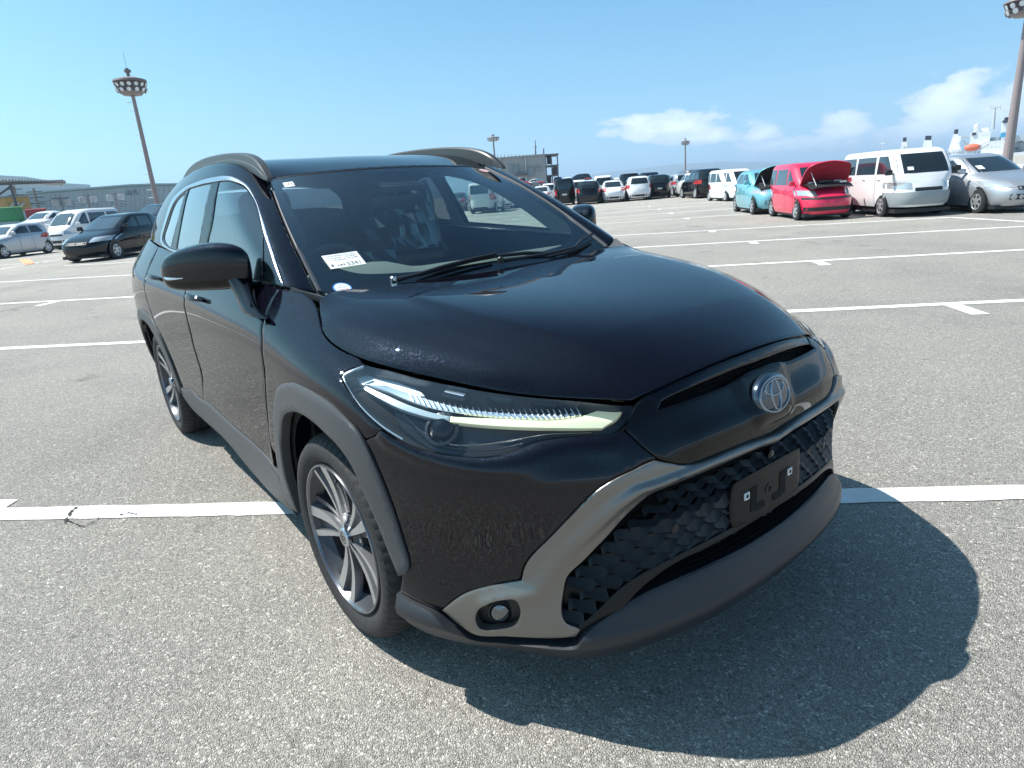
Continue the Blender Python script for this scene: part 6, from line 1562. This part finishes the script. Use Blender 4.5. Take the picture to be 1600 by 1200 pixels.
def bg_car(kind, color, px, wheel, heading, scale, label, detail=2, group=None, open_hood=False, zoff=None, D=None, seg=40, wheelcol=None, lower=None, cat=None, see=False, reflcol=None):
    K = KINDS[kind]; S = Stack(K); wb = K['wb']; r = K['r']; wt = K['lv'][3][3]-.11
    wl = {'fl': (wb/2, wt+.1), 'fr': (wb/2, -wt-.1), 'rl': (-wb/2, wt+.1), 'rr': (-wb/2, -wt-.1), 'f': (K['lv'][1][1], 0), 'r': (K['lv'][1][2], 0)}[wheel]
    h = math.radians(heading)
    if D is None: P = gpt(*px); z0 = 0.0
    else: q = W3(px[0], px[1], D, px[0]); P = q; z0 = q.z
    ox = P.x-scale*(wl[0]*math.cos(h)-wl[1]*math.sin(h)); oy = P.y-scale*(wl[0]*math.sin(h)+wl[1]*math.cos(h))
    name = {'hatch': 'hatchback', 'sedan': 'sedan', 'wagon': 'station_wagon', 'mpv': 'minivan', 'kei': 'box_car', 'van': 'cab_over_van', 'hiace': 'high_roof_van', 'suv': 'suv_car'}[kind]
    root = empty(name, (ox, oy, z0), h); root.scale = (scale,)*3
    tag(root, label, cat or ('van' if kind in ('van', 'hiace') else 'car'), group)
    pm = PC[color]
    # body shell
    n = seg; A = S.A; vs = []; 
    for z, xf, xr, w in A:
        p = S.pe(z); c, hh = (xf+xr)/2, (xf-xr)/2
        for k in range(n):
            t = 2*PI*k/n; cc_, ss_ = math.cos(t), math.sin(t); vs.append((c+hh*math.copysign(abs(cc_)**(2/p), cc_), w*math.copysign(abs(ss_)**(2/p), ss_), z))
    m = len(A); fs = [(i*n+k, i*n+(k+1) % n, (i+1)*n+(k+1) % n, (i+1)*n+k) for i in range(m-1) for k in range(n)]
    zc = A[-1][0]+.03; vs.append(((A[-1][1]+A[-1][2])/2, 0, zc)); fs += [((m-1)*n+k, (m-1)*n+(k+1) % n, len(vs)-1) for k in range(n)]
    if open_hood: pass
    body = mesh_obj('body', vs, fs, pm, root, True, 60)
    mb = MB(); mb.box((0, 0, .17), (K['L']*.86, K['lv'][1][3]*1.75, .10)); mb.build('underside', M_TRIM, root)
    def grid(name, f, us, vs_, material, par=root):
        V_ = [f(u, v) for u in us for v in vs_]; nv = len(vs_)
        return mesh_obj(name, V_, [(i*nv+j, i*nv+j+1, (i+1)*nv+j+1, (i+1)*nv+j) for i in range(len(us)-1) for j in range(nv-1)], material, par, True, 80)
    lin_ = lambda a, b, n_: [a+(b-a)*i/(n_-1) for i in range(n_)]
    zb, zt = K['belt'], K['roofz']
    # side windows: quads between the belt and the roof, leaning with the body
    for sd in (1, -1):
        for (xa, xb) in K['wins']:
            first = xa == K['wins'][0][0]; last = xb == K['wins'][-1][1]
            def f(u, v, xa=xa, xb=xb, first=first, last=last):
                z = zb+.05+(zt-zb-.10)*v
                xf, xr, w = S.at(z); xf0, xr0, w0 = S.at(zb+.05)
                a = xa-(xf0-xf)*1.0*(1 if first else .10); b = xb+((xr-xr0)*(1.0 if last else .0))
                x = a+(b-a)*u; return (x, sd*(S.side_y(x, z)+.006), z)
            grid('side_window', f, lin_(0, 1, 6), lin_(0, 1, 6), M_CG)
    wz = S.at(zb+.05)[2]
    for rear in (False, True):
        def f(u, v, rear=rear):
            z = zb+.04+(zt-zb-.06)*v; w = S.at(z)[2]*.86; y = -w+2*w*u; return (S.front_x(y, z, rear)+(-.006 if rear else .006), y, z)
        grid('rear_window' if rear else 'windscreen', f, lin_(0, 1, 11), lin_(0, 1, 8), M_CG)
    if detail >= 1:
        W0 = K['lv'][2][3]; zl = K['lv'][3][0] if kind not in ('van', 'hiace') else .80
        hz0, hz1 = (zl-.04, zl+.12)
        for sd in (1, -1):
            def f(u, v, sd=sd): 
                z = hz0+(hz1-hz0)*v+.03*u; y = sd*W0*(.50+.46*u); return (S.front_x(y, z)+.008, y*1.004, z)
            grid('headlight', f, lin_(0, 1, 8), lin_(0, 1, 4), M_HEAD)
            tz0, tz1 = ((zb-.22, zb+.0) if kind in ('hatch', 'sedan', 'wagon', 'suv') else (zb-.35, zb+.02))
            def f(u, v, sd=sd):
                z = tz0+(tz1-tz0)*v; y = sd*W0*(.74+.24*u if kind != 'sedan' else .55+.42*u); return (S.front_x(y, z, True)-.008, y*1.004, z)
            grid('tail_light', f, lin_(0, 1, 6), lin_(0, 1, 4), M_TAIL)
        def f(u, v): z = .34+.14*v; y = W0*(-.60+1.2*u); return (S.front_x(y, z)+.006, y, z)
        grid('air_intake', f, lin_(0, 1, 8), [0, 1], M_TRIM)
        def f(u, v): z = zl-.10+.09*v; y = W0*(-.42+.84*u); return (S.front_x(y, z)+.006, y, z)
        grid('front_grille', f, lin_(0, 1, 8), [0, 1], M_TRIM)
        def f(u, v): z = .26+.13*v; y = W0*(-.7+1.4*u); return (S.front_x(y, z, True)-.006, y, z)
        grid('rear_bumper_insert', f, lin_(0, 1, 8), [0, 1], M_TRIM)
        if rnd_bg.random() < .4:
            def f(u, v): z = .66+.11*v; y = -.165+.33*u; return (S.front_x(y, z, True)-.010, y, z)
            grid('number_plate', f, [0, 1], [0, 1], M_PLT)
    if detail >= 2:
        for sd in (1, -1):
            xm = K['wins'][0][0]+.02-(0 if kind in ('van', 'hiace') else .0); yy = S.side_y(xm, zb+.04)
            mb = MB(); rbox(mb, (xm+.02, sd*(yy+.13), zb+.09), (.10, .20, .15)); mb.tube([(xm, sd*(yy-.02), zb+.03), (xm+.01, sd*(yy+.08), zb+.06)], .02, 6)
            mb.build('door_mirror', lower or (M_TRIM if kind in ('van',) else pm), root, smooth=True)
            for xa in [w[0] for w in K['wins'][:2]]:
                x = xa-.62; 
                mb = MB(); y_ = S.side_y(x, zb-.10); mb.tube([(x, sd*(y_+.012), zb-.10), (x-.16, sd*(S.side_y(x-.16, zb-.10)+.012), zb-.10)], .014, 6); mb.build('door_handle', pm, root)
            # door seams as thin dark recess strips
            for x in [K['wins'][0][1]-.04, K['wins'][0][0]+.06-(.25 if kind in ('hatch','wagon','sedan','suv') else 0)]:
                V_ = []
                for z in lin_(.30, zb-.02, 8): V_ += [(x-.006, sd*(S.side_y(x, z)+.0035), z), (x+.006, sd*(S.side_y(x, z)+.0035), z)]
                mesh_obj('door_seam', V_, [(2*i, 2*i+1, 2*i+3, 2*i+2) for i in range(7)], M_TRIM, root, False)
    # wheels with dark arches
    for sd in (1, -1):
        for x in (wb/2, -wb/2):
            yo = S.side_y(x, .45)
            Mx = Matrix(((1, 0, 0, x), (0, 0, sd, sd*(yo+.003)), (0, 1, 0, r+.015), (0, 0, 0, 1)))
            mb = MB(); q = 20; mb.add([Mx @ Vector((1.17*r*math.cos(2*PI*k/q), 1.17*r*math.sin(2*PI*k/q) if math.sin(2*PI*k/q) > -.75 else -.75*1.17*r, .0)) for k in range(q)], [tuple(range(q))]); mb.build('wheel_arch', M_TRIM, root)
            w_ = MB(); Mw_ = Matrix(((1, 0, 0, x), (0, 0, sd, sd*(yo+.018)), (0, 1, 0, r), (0, 0, 0, 1)))
            w_.lathe([(.01,-.2),(r*.96,-.2),(r,-.17),(r,-.03),(r*.96,-.004),(r*.68,.0)], Mw_, 24 if detail else 14); wo = w_.build('wheel', M_TYRE, root, smooth=True)
            hb = MB(); hb.lathe([(r*.69,.001),(r*.63,-.012),(r*.2,.004),(.01,.006)], Mw_, 20); hb.build('wheel_cover', wheelcol or M_HC, wo, smooth=True)
            if detail >= 2:
                hb = MB()
                for k in range(6):
                    a0 = 2*PI*k/6; hb.add([Mw_ @ Vector((rr*r*math.cos(a0+da), rr*r*math.sin(a0+da), .0075-(.014 if rr > .4 else .002))) for rr, da in ((.28, -.12), (.28, .12), (.58, .30), (.58, -.30))], [(0, 1, 2, 3)])
                hb.build('wheel_cover_slot', M_TRIM, wo)
    return root, S, K
rnd_bg = random.Random(5)
def hood_up(root, S, K, color, under, hinge_x, lead_x, w0, w1, zh, ang, inner_col):
    """raised bonnet: a curved panel hinged near the windscreen, its prop, and the open engine bay"""
    L = lead_x-hinge_x; vs = []; n = 11; m = 9; a = math.radians(ang)
    for side_ in (0, 1):
        for i in range(m):
            t = i/(m-1)
            for k in range(n):
                u = k/(n-1)*2-1; w = w0+(w1-w0)*t-(.10*t**6); x = L*t*(1-.10*u*u*t); z = -.05*u*u-.10*t*t*t-(.03 if side_ else 0)
                X = hinge_x+x*math.cos(a)-z*math.sin(a)*1.0; Z = zh+x*math.sin(a)+z*math.cos(a); vs.append((X, w*u, Z))
    N = n*m; fs = [(i*n+k, i*n+k+1, (i+1)*n+k+1, (i+1)*n+k) for i in range(m-1) for k in range(n-1)]; fs2 = [tuple(N+q for q in f) for f in fs]
    rim = [k for k in range(n)]+[i*n+n-1 for i in range(1, m)]+[(m-1)*n+k for k in range(n-2, -1, -1)]+[i*n for i in range(m-2, 0, -1)]
    fs3 = [(rim[i], rim[(i+1) % len(rim)], N+rim[(i+1) % len(rim)], N+rim[i]) for i in range(len(rim))]
    h = mesh_obj('open_bonnet', vs, fs+fs3, PC[color], root, True, 50)
    mesh_obj('bonnet_underside', [(x, y, z-.004) for x, y, z in vs], fs2, inner_col, h, True, 50)
    V_ = []
    for i in range(8):
        t = i/7; x = hinge_x+.06+(lead_x-hinge_x-.16)*t; w = S.at(S.k['lv'][4][0])[2]*.80*(1-.05*t)
        z = zh+.012-.15*t*t*t+.01
        V_ += [(x, -w, z-.02), (x, -w*.4, z+.03), (x, w*.4, z+.03), (x, w, z-.02)]
    mesh_obj('engine_bay', V_, [(4*i+k, 4*i+k+1, 4*i+5+k, 4*i+4+k) for i in range(7) for k in range(3)], M_TRIM, root, True)
    mb = MB(); x0 = lead_x-.15; mb.tube([(x0, -.45, zh-.05), (hinge_x+L*.62*math.cos(a), -.50, zh+L*.62*math.sin(a)-.08)], .012, 6); mb.build('bonnet_prop', M_PIPE, root)
    for (x, y, dz, sx, sy) in ((.25,.35,.05,.18,.22),(.45,-.1,.07,.30,.40),(.2,-.45,.04,.15,.15),(.6,.4,.03,.2,.2)):
        mb = MB(); mb.box((hinge_x+L*x, y, zh+dz), (sx, sy, .06)); mb.build('engine_part', M_HC if sy < .3 else M_BLK, root)
HD = 316.5
# --- the row on the right
r0, S0, K0 = bg_car('mpv', 'pink', (1240.5,344.5), 'fr', HD, .80, 'bright pink red compact car with its bonnet propped open', 2, cat='car')
for ch in list(r0.children): pass
hood_up(r0, S0, K0, 'pink', None, 1.30, 2.22, .74, .68, 1.12, 54, mat('bonnet_inner_red', (.30,.012,.03), .6))
for ch in list(r0.children):
    if ch.name.split('.')[0] in ('air_intake', 'front_grille'): bpy.data.objects.remove(ch)
def band_(S, root, z0, z1, w, nm):
    V_ = []
    for i in range(19):
        y = w*(-1+2*i/18)
        for z in (z0, z1): V_.append((S.front_x(y, z)+.008, y*1.006, z))
    mesh_obj(nm, V_, [(2*i, 2*i+1, 2*i+3, 2*i+2) for i in range(18)], M_TRIM, root, True, 80)
band_(S0, r0, .66, .72, .84, 'front_grille'); band_(S0, r0, .30, .42, .80, 'air_intake')
for y_ in (-.16, .12): mb = MB(); mb.box((S0.front_x(y_, .56)+.01, y_, .56), (.012, .03, .035)); mb.build('bracket_hole', M_TRIM, r0)
r1, S1_, K1_ = bg_car('hatch', 'teal', (1172.5,335.5), 'fr', HD, .90, 'light teal hatchback with its bonnet raised, left of the pink red car', 2)
hood_up(r1, S1_, K1_, 'teal', None, .92, 1.72, .68, .58, .99, 58, M_TRIM)
r2, S2, K2 = bg_car('van', 'white', (1372.5,339), 'fr', HD, .86, 'white cab over van with a grey front bumper, right of the pink red car', 2, lower=M_TRIM)
def grid2(root, name, f, us, vs_, material):
    V_ = [f(u, v) for u in us for v in vs_]; nv = len(vs_)
    return mesh_obj(name, V_, [(i*nv+j, i*nv+j+1, (i+1)*nv+j+1, (i+1)*nv+j) for i in range(len(us)-1) for j in range(nv-1)], material, root, True, 80)
def f(u, v): z = .34+.34*v; y = -.80+1.6*u; return (S2.front_x(y, z)+.03, y*1.03, z)
grid2(r2, 'front_bumper', f, [i/14 for i in range(15)], [0, .3, .7, 1], mat('bumper_grey', (.30,.33,.34), .6))
r3, S3, K3 = bg_car('wagon', 'silver', (1521,333.5), 'fr', HD+3, .88, 'silver station wagon parked behind the white van at the right edge', 2)
for rt_, SS_, KK_ in ((r2, S2, K2), (r3, S3, K3), (r0, S0, K0)):
    z_ = KK_['belt']+.12
    for yy_ in (-.48,):
        mb = MB(); mb.add([(SS_.front_x(yy_, z_)+.012, yy_, z_), (SS_.front_x(yy_+.16, z_)+.012, yy_+.16, z_), (SS_.front_x(yy_+.16, z_+.09)+.012, yy_+.16, z_+.09), (SS_.front_x(yy_, z_+.09)+.012, yy_, z_+.09)], [(0, 1, 2, 3)]); mb.build('stock_label', M_WHT, rt_)
bg_car('suv', 'navy', (1605,300), 'f', HD+170, .95, 'dark blue SUV roof showing behind the silver wagon at the right edge', 1, D=40)
bg_car('hatch', 'white', (1570,298), 'f', HD+170, .9, 'white hatchback roof between the silver wagon and the dark blue SUV', 1, D=44)
bg_car('sedan', 'navy', (1484,296), 'f', HD+170, .9, 'dark sedan roof glimpsed between the white van and the silver wagon', 1, D=46)
# --- the left group
bg_car('wagon', 'black', (187.5,404), 'fl', HD+3, 1.0, 'black minivan wagon with alloy wheels, left of the large SUV', 2)
bg_car('hatch', 'silver', (79,395), 'rl', HD-1, .98, 'silver grey hatchback at the left edge beside the orange ground mark', 2)
bg_car('hiace', 'white', (92,391), 'f', HD+1, 1.0, 'white high roof van behind the black wagon on the left', 2)
bg_car('sedan', 'white', (30,372), 'f', HD, .9, 'white sedan tucked behind the silver hatchback and white van on the left', 1, D=44)
bg_car('suv', 'navy', (215,368), 'f', HD, .98, 'dark car roof just behind the black wagon on the left', 1, D=42)
# --- rear rows, mid distance (seen through and beyond the SUV's glass)
BK = HD-180
front_row = [('sedan','white',(846,319.5),'white sedan rear, first in the row right of the grey building',.95),('kei','black',(883,321),'black box van rear end beside the SUV\'s far mirror',1.0),('hatch','black',(921,319.5),'black hatchback rear with red lamps, between the black box van and white sedan',.98),
 ('sedan','white',(960,316.5),'white sedan rear, between the black hatchback and the white hatchback',.96),('hatch','white',(1000,313.5),'white hatchback rear with a dark bumper insert, third car from the mirror',1.02),('suv','black',(1031,310.5),'black SUV rear at the right end of the near rear facing row',.92)]
for k, c, p, l, s in front_row: bg_car(k, c, p, 'r', BK, s, l, 1, seg=28)
for k, c, p, l, s in [('mpv','white',(905,314),'white minivan between the black box van and black hatchback, one row back',.9),('mpv','white',(944,312),'tall white van one row behind the black hatchback',1.0),('kei','white',(858,314),'white box car behind the first white sedan',.9),
   ('mpv','black',(985,309.5),'dark roofed van one row behind the white hatchback',1.0),('mpv','navy',(1016,307.5),'dark minivan behind the black SUV, second row',.98),('suv','white',(926,311.5),'white SUV peeking over the black hatchback',.95),('suv','navy',(1036,306),'dark SUV at the right end of the second row',.9),('kei','white',(968,310),'white box car behind the white sedan in the second row',.9)]:
    bg_car(k, c, p, 'r', BK, s, l, 1, seg=24)
for k, c, p, l, s in [('sedan','silver',(1049,304),'small silver sedan, first of the distant row before the mountain',.95),('hatch','silver',(1072,305),'silver hatchback rear in the distant row under the thin mast',1.0),('mpv','grey',(1088,303.5),'grey minivan right of the thin mast in the distant row',.95),
   ('hatch','white',(1098,306.5),'white hatchback left of the dark SUV in the distant row',1.0),('suv','black',(1115,309),'dark SUV left of the white vans in the distant row',.98),('sedan','silver',(1059,302),'silver sedan half hidden behind the silver hatchback',.9)]:
    bg_car(k, c, p, 'r', BK+8, s, l, 1, seg=24)
bg_car('kei', 'white', (1131,315), 'fr', HD+10, .85, 'white box car facing the camera, left of the teal hatchback', 1)
bg_car('kei', 'white', (1147,315), 'fr', HD+10, .85, 'white box car squeezed against the teal hatchback', 1)
bg_car('hiace', 'white', (1157,308), 'f', HD+8, .72, 'white high roof van behind the white box cars', 1, seg=24)
bg_car('kei', 'grey', (1110,300), 'f', HD+8, .9, 'grey box car far back beside the dark SUV', 0, seg=20)
# upper deck of cars behind, on a raised loading platform
mb = MB(); a = W3(800, 296, 92, 870); b = W3(960, 290, 92, 870); pbox(mb, 770, 293.3, 950, 300, 92, 870, 14, zmin=0); o = mb.build('loading_platform', M_CONC); tag(o, 'low grey raised platform carrying the farthest row of cars', 'platform')
for k, c, x, y, l, s, hd in [('sedan','red',829,293,'small red car on the platform before the grey building',.85,BK+95),('sedan','grey',855,292.5,'dark grey sedan on the platform, right of the red car',.9,BK+75),('mpv','black',872,292.5,'black minivan on the platform under the stair tower',.75,BK),
   ('wagon','white',889,292,'white wagon on the raised platform',.85,BK),('hatch','navy',906,291.5,'dark hatchback on the platform right of the white wagon',.85,BK),('suv','navy',925,288,'dark SUV standing highest on the platform',.9,BK+80),('hatch','navy',900,291.5,'dark hatchback half hidden by the white wagon on the platform',.8,BK),('mpv','grey',816,293,'grey minivan at the left end of the platform',.75,BK)]:
    bg_car(k, c, (x, y), 'r', hd, s, l, 1, D=94, seg=20)
# van seen through the windscreen and the far door glass, and the cars beside it
bg_car('van', 'dkwhite', (751,334), 'r', BK-6, 1.0, 'white van rear end seen through the windscreen of the large SUV', 2)
for k, c, p, l in [('hatch','white',(790,327),'white hatchback right of the van seen through the windscreen'),('hatch','silver',(812,324),'silver hatchback seen through the right part of the windscreen'),('sedan','grey',(712,331),'grey sedan left of the van seen through the windscreen')]:
    bg_car(k, c, p, 'r', BK, .95, l, 1, seg=24)
